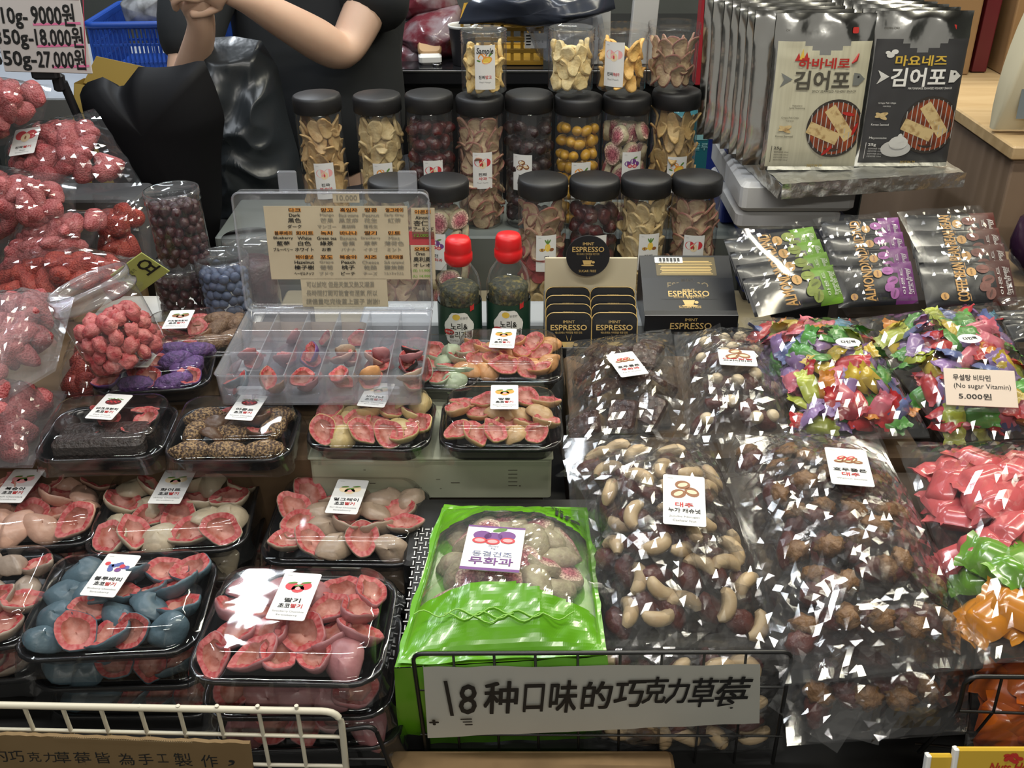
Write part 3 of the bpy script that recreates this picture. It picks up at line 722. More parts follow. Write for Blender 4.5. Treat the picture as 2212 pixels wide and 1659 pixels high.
CH = {
    'apple': [chip(k, .021, .015, .004, .35, .06, [F_APPLE, F_APSK], .35, name='apple_slice') for k in range(4)],
    'mango': [chip(10 + k, .024, .011, .004, .5, .14, [F_MANGO, F_MANGO], .2, name='mango_slice') for k in range(4)],
    'mangochip': [chip(20 + k, .018, .013, .007, .3, .16, [F_MANGO2, F_MANGO2], name='mango_chip') for k in range(4)],
    'peach': [chip(30 + k, .019, .012, .005, .45, .12, [F_PEACH, F_PEACH], name='peach_slice') for k in range(4)],
    'peachchip': [chip(40 + k, .020, .011, .008, .5, .08, [F_PEACH2, F_PEACH2], name='peach_chip') for k in range(4)],
    'pear': [chip(50 + k, .019, .013, .006, .35, .14, [F_PEAR, F_PEAR], name='pineapple_slice') for k in range(4)],
    'pearchip': [chip(60 + k, .018, .014, .010, .25, .18, [F_PEAR2, F_PEAR2], name='pineapple_chip') for k in range(4)],
    'fig': [chip(70 + k, .020, .016, .010, .05, .05, [F_FIG, F_FIGSK], .18, dome=.3, name='fig_half') for k in range(3)],
    'dark': [blob(80 + k, .012, .011, .016, .35, 60, [F_DARK], 'jujube') for k in range(3)],
    'black': [blob(90 + k, .013, .011, .017, .35, 60, [F_BLACK], 'prune') for k in range(3)],
    'kumquat': [blob(100 + k, .0095, .0095, .012, .05, 40, [F_KUM], 'kumquat') for k in range(2)],
    'sbry': [chip(110 + k, .017, .013, .009, .3, .1, [F_SBRY, F_SBRY], .3, name='strawberry_slice') for k in range(3)],
}
SIZE = {'kumquat': (.0205, .022), 'dark': (.025, .026), 'black': (.026, .028), 'fig': (.034, .036)}
def jar_fill(M, Rj, z0, z1, kind, name, label, group, seed, inner=True, cat='dried fruit', step=None, big=1.12):
    g = random.Random(seed); da, dz = step or SIZE.get(kind, (.0225, .021)); ms = CH[kind]
    nrow = max(1, int((z1 - z0) / dz))
    for r in range(nrow):
        z = z0 + (r + .5) * (z1 - z0) / nrow
        na = max(3, int(Rj * R(235) / da))
        for k in range(na):
            a = R(-90) + R(235) * ((k + .5 * (r % 2) + .25 + g.uniform(-.2, .2)) / na - .5)
            rr = Rj - g.uniform(.0, .004)
            q = Matrix.Translation((rr * math.cos(a), rr * math.sin(a), z + g.uniform(-.004, .004)))
            if kind in ('kumquat', 'dark', 'black'): rot = rand_rot(g)
            else: rot = Matrix.Rotation(a + R(90), 4, 'Z') @ Euler((R(90) + g.uniform(-.45, .45), g.uniform(0, 6.28), g.uniform(-.5, .5)), 'XYZ').to_matrix().to_4x4() if kind == 'fig' else Matrix.Rotation(a + R(90), 4, 'Z') @ Matrix.Rotation(R(90) + g.uniform(-.4, .4), 4, 'X') @ Matrix.Rotation(R(90) * g.choice((1, -1)) + g.uniform(-.5, .5), 4, 'Z')
            sc = 1.0 if kind in ('kumquat', 'dark', 'black') else big
            item(name, ms[g.randrange(len(ms))], M @ q @ rot @ Matrix.Scale(sc, 4), label, cat, group)
        if inner and r % 2 == 0:
            for k in range(3):
                a = R(-150 + 60 * k) + g.uniform(-.3, .3)
                q = Matrix.Translation((Rj * .5 * math.cos(a), Rj * .5 * math.sin(a), z)) @ Matrix.Rotation(a + R(90), 4, 'Z') @ Euler((R(90) + g.uniform(-.5, .5), g.uniform(0, 6.28), 0)).to_matrix().to_4x4()
                item(name, ms[g.randrange(len(ms))], M @ q @ Matrix.Scale(big, 4), label, cat, group)
def tall_jar(px, ytop, row, kind, name, what, lead, sticker_spec=None, h=.24, tilt=0.0, kinds=None, sticker_px=None, sticker_py=None):
    y = 1.715 if row == 'front' else 1.862
    zb = .8505 if row == 'front' else .9555
    p = aty(px, ytop, y); x = p.x; Rj = .0425
    h = p.z - zb
    M = TR(x, y, zb, 0, 0, tilt)
    t = thing('tall_jar', lead, 'jar', M, 'tall black lidded jars')
    MB().lathe([(.036, 0), (.0405, .002), (.0425, .008), (.0425, h - .034), (.041, h - .030)], 40, 0, True, False).build('body', CLEAR, t)
    MB().lathe([(.0415, h - .030), (.0438, h - .028), (.0442, h - .006), (.0425, h - .0015), (.040, h), (.0, h + .0004)], 44, 0, True, False).build('lid', LIDBLACK, t)
    if sticker_spec:
        a = math.asin(max(-1, min(1, (sticker_px - px) / 53)))
        zz = aty(sticker_px, sticker_py, y - Rj).z - zb
        sticker(t, Matrix.Translation((0, 0, zz)) @ Matrix.Rotation(a, 4, 'Z'), .036, .068, *sticker_spec, bend=.0432)
    ks = kinds or [(kind, 0, 1)]
    for kd, a, b in ks:
        nm, wh = (name, what) if not kinds else kd[1:]
        jar_fill(M, .0325, .006 + a * (h - .052), .006 + b * (h - .052), kd if not kinds else kd[0], nm, wh, wh, int(px) + int(a * 100))
    return t
RED2 = None
tall_jar(690, 203, 'back', 'peach', 'peach_slice', 'pale peach slice in the leftmost jar of the back row', 'black lidded jar of pale peach slices at the left end of the back row', ('진짜', '복숭아', 'Real Peach', 'peach'), sticker_px=698, sticker_py=392, tilt=-1.5)
tall_jar(818, 203, 'back', 'pear', 'mango_slice', 'pale yellow mango slice in the second jar of the back row', 'black lidded jar of pale yellow slices, second from left in the back row', ('진짜', '망고', 'Real Mango', 'mango'), sticker_px=826, sticker_py=392, tilt=-1)
tall_jar(926, 200, 'back', 'dark', 'jujube', 'dark red jujube in the third jar of the back row', 'black lidded jar of dark red fruit left of the tall apple jar', ('진짜', '대추', 'Real Jujube', 'apple'), sticker_px=934, sticker_py=386)
tall_jar(1036, 205, 'back', 'apple', 'apple_slice', 'red skinned apple slice in the jar under the mango sample', 'black lidded jar of apple slices carrying the mango sample jar', ('진짜', '사과', 'Real Apple', 'apple'), sticker_px=1042, sticker_py=369)
tall_jar(1143, 200, 'back', 'black', 'prune', 'black dried fruit in the jar left of the kumquats', 'black lidded jar of blackish dried fruit left of the kumquat jar', ('표고', '버섯', '', 'nut'), sticker_px=1128, sticker_py=374)
tall_jar(1250, 205, 'back', 'kumquat', 'kumquat', 'yellow kumquat in the jar in the middle of the back row', 'black lidded jar full of round yellow kumquats', ('진짜', '금귤', '', 'mango'), sticker_px=1258, sticker_py=390)
tall_jar(1355, 203, 'back', 'fig', 'fig_half', 'pink centred fig half in the jar under the peach sample', 'black lidded jar of fig halves carrying the peach sample jar', ('진짜', '무화과', '', 'fig'), sticker_px=1368, sticker_py=368)
tall_jar(1463, 193, 'back', 'mango', 'mango_strip', 'long brownish mango strip in the rightmost jar of the back row', 'black lidded jar of long mango strips at the right end of the back row', ('건', '망고', '', 'mango'), sticker_px=1468, sticker_py=378)
tall_jar(848, 386, 'front', 'apple', 'apple_piece', 'dried apple piece in the jar hidden behind the organizer lid', 'black lidded jar half hidden behind the clear organizer lid')
tall_jar(958, 386, 'front', 'fig', 'large_fig_half', 'fig half in the front jar right of the organizer lid', 'black lidded jar of fig halves right behind the organizer lid', ('건', '무화과', '', 'fig'), sticker_px=940, sticker_py=545)
tall_jar(1173, 383, 'front', None, None, None, 'black lidded jar of mixed apple and strawberry slices behind the right bottle', ('건', '과일', '', 'pineapple'), sticker_px=1181, sticker_py=548,
         kinds=[(('apple', 'apple_slice', 'apple slice at the top of the mixed fruit jar'), .55, 1), (('sbry', 'strawberry_slice', 'red strawberry slice in the middle of the mixed fruit jar'), .3, .55), (('pear', 'pineapple_slice', 'pale pineapple slice at the bottom of the mixed fruit jar'), 0, .3)])
tall_jar(1285, 383, 'front', 'dark', 'cherry', 'dark red dried fruit in the jar behind the round mint sign', 'black lidded jar of dark red fruit behind the round mint sign', ('건', '대추', '', 'apple'), sticker_px=1290, sticker_py=548)
tall_jar(1397, 380, 'front', 'pear', 'pineapple_slice', 'cream pineapple slice in the jar behind the black carton', 'black lidded jar of cream pineapple slices behind the black mint carton', ('진짜', '파인애플', '', 'pineapple'), sticker_px=1405, sticker_py=545)
tall_jar(1508, 378, 'front', 'apple', 'large_apple_slice', 'apple slice with red edge in the rightmost front jar', 'black lidded jar of large apple slices at the right end of the front row', ('건', '사과', '', 'apple'), sticker_px=1503, sticker_py=548)

# sample jars standing on the lids
def sample_jar(px, pbase, ptop, y, kind, name, what, lead, spec=None, spx=0, rr=.0405, lid=True):
    zb = aty(px, pbase, y).z; zt = aty(px, ptop, y).z; h = zt - zb; x = aty(px, pbase, y).x
    M = TR(x, y, zb); t = thing('sample_jar', lead, 'jar', M, 'clear sample jars')
    MB().lathe([(rr - .003, 0), (rr, .003), (rr, h - .026), (rr - .002, h - .022), (rr - .002, h - .012)], 40, 0, True, False).build('body', CLEAR, t)
    if lid:
        pf = [(rr - .001, h - .022)]
        for k in range(4): pf += [(rr + .001, h - .020 + .005 * k), (rr - .0005, h - .0175 + .005 * k)]
        pf += [(rr + .001, h - .001), (rr - .003, h), (rr - .004, h - .003), (.0, h - .003)]
        MB().lathe(pf, 40, 0, False, False).build('lid', film('jar_lid_film', (.94, .95, .96), 1.5, .06, .08), t)
    else:
        MB().lathe([(rr - .001, h - .022), (rr + .002, h - .018), (rr, h - .014), (rr + .002, h - .008), (rr + .001, h)], 40, 0, False, False).build('rim', CLEAR, t)
    if spec: sticker(t, Matrix.Translation((0, 0, h * .46)) @ Matrix.Rotation(math.asin((spx - px) / 52), 4, 'Z'), .036, .076, *spec, bend=rr + .0006)
    jar_fill(M, rr - .0115, .008, h * .74, kind, name, what, what, int(px), big=.98)
    return t, h
YB = 1.862
t, h = sample_jar(1046, 196, 62, YB, 'mangochip', 'mango_chip', 'yellow mango chip in the sample jar standing alone', 'clear lidded sample jar of mango chips standing alone on the apple jar', (None, '진짜|망고', 'Real Mango', 'mango'), 1046 + 4)
def sample_word(t, h, a):
    m = MB(); m.text('Sample', 0, 0, .029, .0125, 0, bold=.015, shear=.12, z=.0012)
    m.v = [((.0411 + z) * math.sin(x / .0411), -(.0411 + z) * math.cos(x / .0411), y) for x, y, z in m.v]
    m.build('handwriting', INK, t, Matrix.Translation((0, 0, h * .46 + .027)) @ Matrix.Rotation(a, 4, 'Z'))
sample_word(t, h, .08)
sample_jar(1232, 192, 58, YB, 'pearchip', 'pineapple_chip', 'cream pineapple chip in the sample jar above the kumquats', 'clear lidded sample jar of cream pineapple chips on the kumquat jar')
t, h = sample_jar(1341, 190, 55, YB, 'peachchip', 'peach_chip', 'orange peach chip in the sample jar above the figs', 'open sample jar of orange peach chips on the fig jar', (None, '진짜|복숭아', 'Real Peach', 'peach'), 1319, .044, False)
sample_word(t, h, -.43)
sample_jar(1448, 180, 48, YB, 'apple', 'apple_chip', 'apple chip in the rightmost sample jar', 'open sample jar of apple chips at the right end above the mango strips', rr=.0445, lid=False)

# ------------------------------------------------------------ seasoning bottles
GRN = mat('bottle_label_green', (.012, .045, .028), .4); CAPR = mat('red_cap', (.62, .012, .015), .4)
FLAKE = mat('seaweed_flakes', (.03, .035, .02), .6, (.20, .16, .04), 140, bump=.8, bscale=150, ramp=(.5, .72))
def bottle(px, ptop, y, lead):
    zb = .8855; p = aty(px, ptop, y); h = p.z - zb; rr = .034
    t = thing('seasoning_bottle', lead, 'bottle', (p.x, y, zb), 'red capped seasoning bottles')
    MB().lathe([(rr - .004, 0), (rr, .004), (rr, h * .42), (rr - .0015, h * .47), (rr, h * .52), (rr, h * .62), (rr * .85, h * .72), (rr * .6, h * .78), (.0175, h * .80)], 40, 0, True, False).build('body', CLEAR, t)
    pf = []
    for k in range(13): pf.append((rr - .003 - (.001 if k % 2 else 0), .004 + (h * .60 - .004) * k / 12))
    pf += [(rr * .7, h * .63), (.0, h * .645)]
    MB().lathe(pf, 36, 0, True, False).build('seaweed_filling', FLAKE, t)
    MB().lathe([(.0175, h * .80), (.0195, h * .815), (.0215, h * .83), (.0215, h * .885), (.0195, h * .895), (.0205, h * .905), (.0195, h * .975), (.017, h), (.0, h + .0005)], 32, 0, True, False).build('cap', CAPR, t)
    lb = MB().lathe([(rr + .0005, .006), (rr + .0006, h * .50)], 40, 0, False, False).build('wrapper', GRN, t)
    m = MB(); rb = rr + .0012
    pts = [(.024 * math.cos(a) * (1 + .05 * math.sin(7 * a)), .030 * math.sin(a) * (1 + .05 * math.sin(7 * a))) for a in [k * .2 for k in range(32)]]
    for s in range(4):
        s0, s1 = s / 4, (s + 1) / 4
        for i in range(32):
            a, b = pts[i], pts[(i + 1) % 32]
            m.add([(a[0] * s0, a[1] * s0, 0), (b[0] * s0, b[1] * s0, 0), (b[0] * s1, b[1] * s1, 0), (a[0] * s1, a[1] * s1, 0)], [(0, 3, 2, 1)], 0, True)
    m.text('노리&', 0, .006, .026, .012, 1, bold=.02, z=.0005); m.text('훌리가께', .002, -.008, .036, .012, 1, bold=.02, z=.0005)
    m.ell(-.016, -.004, .0085, .005, 2, z=.0007); m.text('뿌려라', -.016, -.004, .012, .004, 0, z=.001)
    m.ell(-.004, .022, .006, .005, 3, z=.0005); m.text('유명한', .008, .020, .012, .004, 1, z=.0005)
    m.text('바삭하고 고소한 맛', 0, -.018, .03, .0035, 1, z=.0005)
    m.flat([(.018, .030), (.025, .032), (.025, .042), (.0215, .039), (.018, .040)], 2, z=.0005)
    m.v = [((rb + z) * math.sin(x / rb), -(rb + z) * math.cos(x / rb), yy) for x, yy, z in m.v]
    m.build('print', [WHITE, INK, REDINK, PICM['yellow']], lb, Matrix.Translation((0, 0, h * .32)))
bottle(989, 514, 1.44, 'red capped seaweed seasoning bottle right beside the organizer lid')
bottle(1098, 506, 1.445, 'red capped seaweed seasoning bottle nearer the mint tins')

# ------------------------------------------------------------ mint tins in their carton
MINTB = mat('matt_navy_black', (.010, .011, .014), .35)
RXM = Euler((R(90), 0, 0)).to_matrix().to_4x4()
def cup(m, cx, cy, s, mi, z=.0004):
    m.flat([(cx - .5 * s, cy + .2 * s), (cx + .4 * s, cy + .2 * s), (cx + .25 * s, cy - .25 * s), (cx - .35 * s, cy - .25 * s)], mi, z=z)
    m.ell(cx, cy - .3 * s, .6 * s, .08 * s, mi, z=z); m.ell(cx + .5 * s, cy, .15 * s, .12 * s, mi, z=z)
    for k in (-1, 1): m.flat([(cx + k * .1 * s, cy + .3 * s), (cx + k * .1 * s + .05 * s, cy + .3 * s), (cx + k * .2 * s, cy + .75 * s)], mi, z=z)
y0 = 1.40; a, b = aty(1180, 600, y0), aty(1389, 600, y0)
t = thing('mint_display_carton', 'cream backed counter carton with a round black espresso sign holding mint tins', 'carton', ((a.x + b.x) / 2, 1.435, .8855))
cw = b.x - a.x; zt = aty(1270, 556, 1.475).z - .8855
MB().box((0, .040, zt / 2), (cw, .003, zt), 0, r=.001).build('back_panel', mat('cream_card', (.62, .56, .40), .6), t)
for sx in (-1, 1): MB().poly([(-.035, 0), (.04, 0), (.04, .10), (-.035, .035)], -.001, .001, 0, Matrix.Translation((sx * cw / 2, 0, 0)) @ Matrix.Rotation(R(90), 4, 'Z') @ RXM).build('side_panel', MINTB, t)
MB().box((0, 0, .0015), (cw, .08, .003), 0, r=.001).build('floor_panel', MINTB, t)
MB().box((0, -.0395, .02), (cw, .002, .04), 0, r=.001).build('front_panel', MINTB, t)
sc_ = aty(1270, 553, 1.462); rs = 47 / 2200 * 1.57
sg = MB().lathe([(rs, -.0015), (rs, .0015)], 48, 0, M=RXM).build('round_sign', MINTB, t, Matrix.Translation((sc_.x - (a.x + b.x) / 2, .027, sc_.z - .8855)))
m = MB(); m.text('IMINT', 0, rs * .62, rs * .5, rs * .13, 0, bold=.02); m.text('ESPRESSO', 0, rs * .35, rs * 1.45, rs * .25, 0, bold=.02)
m.text('에스프레소 커피향을 위한 민트', 0, rs * .12, rs * 1.05, rs * .1, 0); cup(m, 0, -rs * .28, rs * .5, 0); m.text('SUGAR FREE', 0, -rs * .72, rs * .8, rs * .12, 0)
m.build('print', GOLD, sg, Matrix.Translation((0, -.0021, 0)) @ RXM)
for c in range(2):
    for r in range(4):
        tx = (c - .5) * cw * .49; ty = -.026 + r * .0165; tz = .012 + r * .007
        tin = thing('mint_tin', ('black espresso mint tin at the front of the %s file in the carton' if r == 0 else 'black espresso mint tin with gold edge, standing %s from the front in the %%s file' % ('second', 'third', 'last')[r - 1]) % ('left', 'right')[c], 'mint tin',
                    TR((a.x + b.x) / 2 + tx, 1.432 + ty, .8855 + tz, 0, -14), 'espresso mint tins')
        MB().loft([rrect(.070, .076, .012, -.0055, 4, 0, .038), rrect(.071, .077, .012, .002, 4, 0, .038), rrect(.068, .074, .011, .004, 4, 0, .038)], 0, M=RXM).build('body', MINTB, tin)
        MB().tube([(p_[0], -.0035, p_[1]) for p_ in rrect(.0705, .0765, .012, 0, 4, 0, .038)], .0007, 6, 0, True).build('gold_edge', GOLD, tin)
        m = MB(); m.text('IMINT', 0, .062, .018, .0045, 0); m.text('ESPRESSO', 0, .053, .056, .0085, 0, bold=.015); m.text('에스프레소 커피향을 위한 민트', 0, .045, .042, .0035, 0); cup(m, 0, .026, .022, 0)
        m.build('print', GOLD, tin, Matrix.Translation((0, -.0044, 0)) @ RXM)
        m = MB(); m.text('IMINT', 0, 0, .018, .004, 0); m.build('top_print', GOLD, tin, Matrix.Translation((0, .001, .0768)))
# large closed carton
a, b = aty(1398, 690, 1.46), aty(1600, 690, 1.46); cw = b.x - a.x; X = (a.x + b.x) / 2
t = thing('black_mint_carton', 'large black espresso mint carton with barcode on its sloping top', 'carton', TR(X - .004, 1.46, .9205, 0))
zt = aty(1480, 552, 1.575).z - .9205; zf = aty(1480, 600, 1.53).z - .9205
prof = [(0, .0), (0, .028), (.015, .03), (.07, zf), (.115, zt), (.115, 0)]
pts = [(p_[0], p_[1]) for p_ in prof]
MB().poly(pts, -cw / 2, cw / 2, 0, Matrix.Rotation(R(90), 4, 'Z') @ RXM).build('body', MINTB, t)
def on(p, q):  # plane from profile point p to q: x across, y up the slope
    d = Vector((0, q[0] - p[0], q[1] - p[1])); L = d.length; d.normalize(); n_ = Vector((0, -d.z, d.y))
    if n_.z < 0 and abs(n_.y) < .01: n_ = -n_
    return Matrix.Translation((0, p[0], p[1])) @ Matrix(((1, 0, 0, 0), (0, d.y, n_.y, 0), (0, d.z, n_.z, 0), (0, 0, 0, 1))), L
Mx, L = on(prof[3], prof[4]); m = MB()
m.flat(rrect(cw * .66, L * .82, .001, 0, 1, 0, L * .5), 2, z=.0004)
for k in range(9): m.flat(rrect(cw * rnd.uniform(.5, .62), L * .028, .0003, 0, 1, 0, L * (.16 + .07 * k)), 0, z=.0006)
m.flat(rrect(.046, L * .26, .001, 0, 1, -cw * .18, L * .78), 1, z=.0008)
for k in range(18): m.flat(rrect(.0006 + .0008 * (k * 7 % 3), L * .17, .0001, 0, 1, -cw * .18 - .017 + .002 * k, L * .79), 3, z=.001)
m.text('8801234', -cw * .18, L * .675, .03, L * .04, 3, z=.001)
m.build('back_print', [GOLD, WHITE, mat('dim_gold', (.10, .075, .03), .4), INK], t, Mx)
Mx, L = on(prof[2], prof[3]); m = MB()
m.text('IMINT', 0, L * .92, .02, .006, 1); m.text('ESPRESSO', 0, L * .76, .066, .012, 1, bold=.01)
arc = [(.045 * math.cos(R(k * 12)), L * .34 + .034 * math.sin(R(k * 12))) for k in range(16)]
m.flat(arc, 2, z=.0003)
m.text('IMINT', 0, L * .60, .02, .006, 0, z=.0007); m.text('ESPRESSO', 0, L * .5, .066, .011, 0, bold=.015, z=.0007); m.text('에스프레소 커피향을 위한 민트', 0, L * .4, .05, .004, 0, z=.0007)
cup(m, 0, L * .24, .022, 0, .0007); m.text('SUGAR FREE', 0, L * .1, .036, .005, 0, z=.0007)
m.build('slope_print', [GOLD, mat('dim_gold2', (.2, .15, .07), .4), MINTB], t, Mx)
m = MB(); m.text('IMINT', 0, .021, .02, .005, 0); m.text('ESPRESSO', 0, .010, .066, .011, 0, bold=.01)
m.build('front_print', GOLD, t, Matrix.Translation((0, -.0006, 0)) @ RXM)
m = MB(); m.tube([(-cw / 2, .0, .0285), (cw / 2, .0, .0285)], .0008, 6); m.build('card_edge', mat('grey_edge', (.35, .35, .36), .5), t)
# ------------------------------------------------------------ hollow strawberry halves in chocolate
def fleshmat():
    m = bpy.data.materials.new('strawberry_flesh'); m.use_nodes = True; nt = m.node_tree; b = nt.nodes['Principled BSDF']; b.inputs['Roughness'].default_value = .6
    tc = nt.nodes.new('ShaderNodeTexCoord')
    sx = nt.nodes.new('ShaderNodeSeparateXYZ'); nt.links.new(tc.outputs['Object'], sx.inputs[0])
    at = nt.nodes.new('ShaderNodeMath'); at.operation = 'ARCTAN2'; nt.links.new(sx.outputs[1], at.inputs[0]); nt.links.new(sx.outputs[0], at.inputs[1])
    w = nt.nodes.new('ShaderNodeMath'); w.operation = 'MULTIPLY'; w.inputs[1].default_value = 22; nt.links.new(at.outputs[0], w.inputs[0])
    s = nt.nodes.new('ShaderNodeMath'); s.operation = 'SINE'; nt.links.new(w.outputs[0], s.inputs[0])
    n = nt.nodes.new('ShaderNodeTexNoise'); n.inputs['Scale'].default_value = 130; nt.links.new(tc.outputs['Object'], n.inputs[0])
    ad = nt.nodes.new('ShaderNodeMath'); ad.operation = 'MULTIPLY_ADD'; ad.inputs[1].default_value = .045; nt.links.new(s.outputs[0], ad.inputs[0]); nt.links.new(n.outputs['Fac'], ad.inputs[2])
    r = nt.nodes.new('ShaderNodeValToRGB'); e = r.color_ramp.elements
    e[0].position = .35; e[0].color = (.38, .03, .035, 1); e[1].position = .75; e[1].color = (.58, .22, .20, 1)
    nt.links.new(ad.outputs[0], r.inputs[0]); nt.links.new(r.outputs[0], b.inputs['Base Color'])
    bp = nt.nodes.new('ShaderNodeBump'); bp.inputs['Strength'].default_value = .5; bp.inputs['Distance'].default_value = .003
    nt.links.new(n.outputs['Fac'], bp.inputs['Height']); nt.links.new(bp.outputs[0], b.inputs['Normal'])
    return m
FLESH = fleshmat()
CAVITY = mat('strawberry_hollow', (.36, .085, .055), .6, (.54, .27, .22), 70, bump=.4, bscale=90)
def half(seed, coat, name):
    g = random.Random(seed); n = 22; L, W, H = .0245, .0185, .0145
    ph = [g.uniform(0, 6.28) for _ in range(3)]
    out = []
    for i in range(n):
        t = 2 * math.pi * i / n; x, y = L * math.cos(t), W * math.sin(t)
        y *= (1 - .34 * max(0, x / L) ** 1.2); x *= 1 + .04 * math.sin(3 * t + ph[0])
        k = 1 + .06 * math.sin(2 * t + ph[1]) + .04 * math.sin(5 * t + ph[2]); out.append((x * k, y * k))
    warp = g.uniform(-.12, .12)
    def ring(s, z, wz=0.0):
        r = []
        for i, (x, y) in enumerate(out):
            r.append((x * s, y * s, z + warp * x + wz * math.sin(i * 1.9 + ph[0]) * .001 + .02 * (x / L) * (y / W) * .1))
        return r
    m = MB()
    m.loft([ring(.05, -H), ring(.38, -H * .94), ring(.68, -H * .76), ring(.9, -H * .42), ring(1.0, -H * .1), ring(1.0, .0004, .5), ring(.955, .0012, .7)], 0, True, False)
    m.loft([ring(.955, .0012, .7), ring(.84, .0004, 1.5), ring(.66, -.0008, 1.5)], 1, False, False)
    d = H * g.uniform(.35, .75)
    m.loft([ring(.66, -.0008, 1.5), ring(.58, -d * .55), ring(.34, -d * .95), ring(.04, -d)], 2, False, True)
    return m.mesh(name, [coat, FLESH, CAVITY])
def coat(name, c, k=.82): return mat(name, c, .38, tuple(v * k for v in c), 60, bump=.35, bscale=70)
COATS = {'strawberry': (.40, .17, .18), 'blueberry': (.085, .14, .175), 'white': (.52, .44, .32), 'grey': (.40, .30, .22), 'peach': (.58, .35, .26), 'banana': (.55, .42, .19), 'peanut': (.52, .34, .17), 'cheese': (.60, .30, .12), 'mint': (.36, .44, .30), 'dark': (.022, .014, .012), 'grape': (.14, .07, .22), 'caramel': (.24, .12, .06), 'almond': (.10, .05, .025), 'earl': (.38, .3, .24)}
HALF = {}
def halves(kind):
    if kind not in HALF:
        c = coat('chocolate_' + kind, COATS[kind]); HALF[kind] = [half(k * 5 + len(kind), c, kind + '_strawberry_half') for k in range(4)]
    return HALF[kind]
TRAYB = mat('black_tray', (.008, .008, .009), .22, coat=.3)
def tray_meshes(w, d):
    b = MB()
    b.loft([rrect(w * .80, d * .76, .018, 0), rrect(w * .82, d * .78, .02, .002), rrect(w * .93, d * .91, .026, .019), rrect(w * .985, d * .98, .03, .020), rrect(w, d, .032, .0215), rrect(w, d, .032, .0255), rrect(w * .975, d * .968, .03, .026),
            rrect(w * .93, d * .91, .027, .0225), rrect(w * .91, d * .89, .026, .018), rrect(w * .80, d * .76, .02, .003)], 0, True, True)
    l = MB()
    l.loft([rrect(w * .99, d * .99, .031, .0262, 6), rrect(w * .95, d * .935, .028, .0275, 6), rrect(w * .925, d * .905, .027, .030, 6), rrect(w * .895, d * .865, .026, .044, 6), rrect(w * .86, d * .82, .024, .0495, 6), rrect(w * .80, d * .74, .02, .0508, 6)], 0, False, True)
    # cling wrap gathered round the rim and pulled to points at the corners
    f = MB()
    def skirt(seed):
        rg = []
        for k in range(6):
            u = k / 5; r = []
            base = rrect(w * (1.0 + .012 * u), d * (1.0 + .012 * u), .032, 0, 8)
            for i, (x, y, z) in enumerate(base):
                cn = max(0, (abs(x) / (w / 2) + abs(y) / (d / 2)) - 1.62) / .3
                pk = cn * u * (.012 + .008 * nz(x, y, 0, 60, seed))
                L = math.hypot(x, y); r.append((x + x / L * pk + .0025 * ridge(x, y, u, 90, seed) * u, y + y / L * pk + .0025 * ridge(y, x, u, 90, seed) * u, .0275 - .026 * u + cn * u * .006 * nz(x, y, 1, 120, seed)))
            rg.append(r)
        f.loft(rg, 0, False, False)
    skirt(3)
    return b.mesh('base', [TRAYB]), l.mesh('lid', [WRAP]), f.mesh('wrap', [CRINKLE])
LT, ST = (.195, .160), (.158, .130)
TM = {'L': tray_meshes(*LT), 'S': tray_meshes(*ST)}
def addpart(name, me, parent, M=None):
    o = bpy.data.objects.new(name, me); col.objects.link(o); o.parent = parent
    if M is not None: o.matrix_basis = M
    return o
NUTM = mat('almond_crumb', (.38, .24, .11), .6, (.06, .03, .018), 330, bump=1.0, bscale=330, ramp=(.42, .56))
BLOCKM = mat('dark_chocolate_crunch', (.018, .011, .009), .5, (.03, .018, .014), 140, bump=.9, bscale=220)
GRAPEC = mat('grape_crumb', (.16, .07, .26), .6, (.06, .03, .12), 150, bump=.9, bscale=200)
CARAC = mat('caramel_crumb', (.12, .06, .03), .55, (.22, .13, .07), 160, bump=.9, bscale=200)
def tray(size, pos, rz, kind, flavour, lead, spec=None, sx=-.02, sy=.02, tilt=(0, 0), seed=1, front_only=False, bare=False, group='black strawberry trays', coatlabel=None, where=None, filler=None, srot=0):
    w, d = LT if size == 'L' else ST
    M = TR(pos[0], pos[1], pos[2], rz, tilt[0], tilt[1])
    t = thing('fruit_tray', lead, 'tray', M, group)
    b, l, f = TM[size]
    addpart('base', b, t); addpart('lid', l, t); addpart('wrap', f, t)
    if spec: sticker(t, TR(sx, sy, .0515, srot), .040 if size == 'L' else .036, .072 if size == 'L' else .062, *spec)
    g = random.Random(seed * 13 + 5); ms = halves(kind)
    lab = where or lead
    name = kind + '_strawberry_half'; nx, ny = (5, 4)
    what = (coatlabel or 'strawberry half') + ' in the ' + flavour
    grp = 'strawberry halves in the ' + flavour
    rows = [0] if front_only else range(ny)
    for j in rows:
        for i in range(nx):
            if filler and filler(i, j): continue
            x = (i - (nx - 1) / 2) * w * .83 / nx + g.uniform(-.004, .004) + (.006 if j % 2 else -.004); y = (j - (ny - 1) / 2) * d * .82 / ny + g.uniform(-.003, .003)
            up = g.random() < .66
            rx = g.uniform(-32, 22) if up else 180 + g.uniform(-35, 35)
            if j == 0: rx += 22
            z = .030 + g.uniform(-.003, .006) + (.004 if up else -.006)
            s = g.uniform(.95, 1.20) * (1.0 if size == 'L' else .80)
            q = Matrix.Translation((x, y, z)) @ Matrix.Rotation(R(rx), 4, 'X') @ Matrix.Rotation(R(g.uniform(-24, 24)), 4, 'Y') @ Matrix.Rotation(g.uniform(0, 6.28), 4, 'Z') @ Matrix.Scale(s, 4)
            item(name, ms[g.randrange(4)], M @ q, what, 'strawberry', grp)
    return t, M
S2 = '초코|딸기'
def at_rim(px, py, z): return atz(px, py, z)
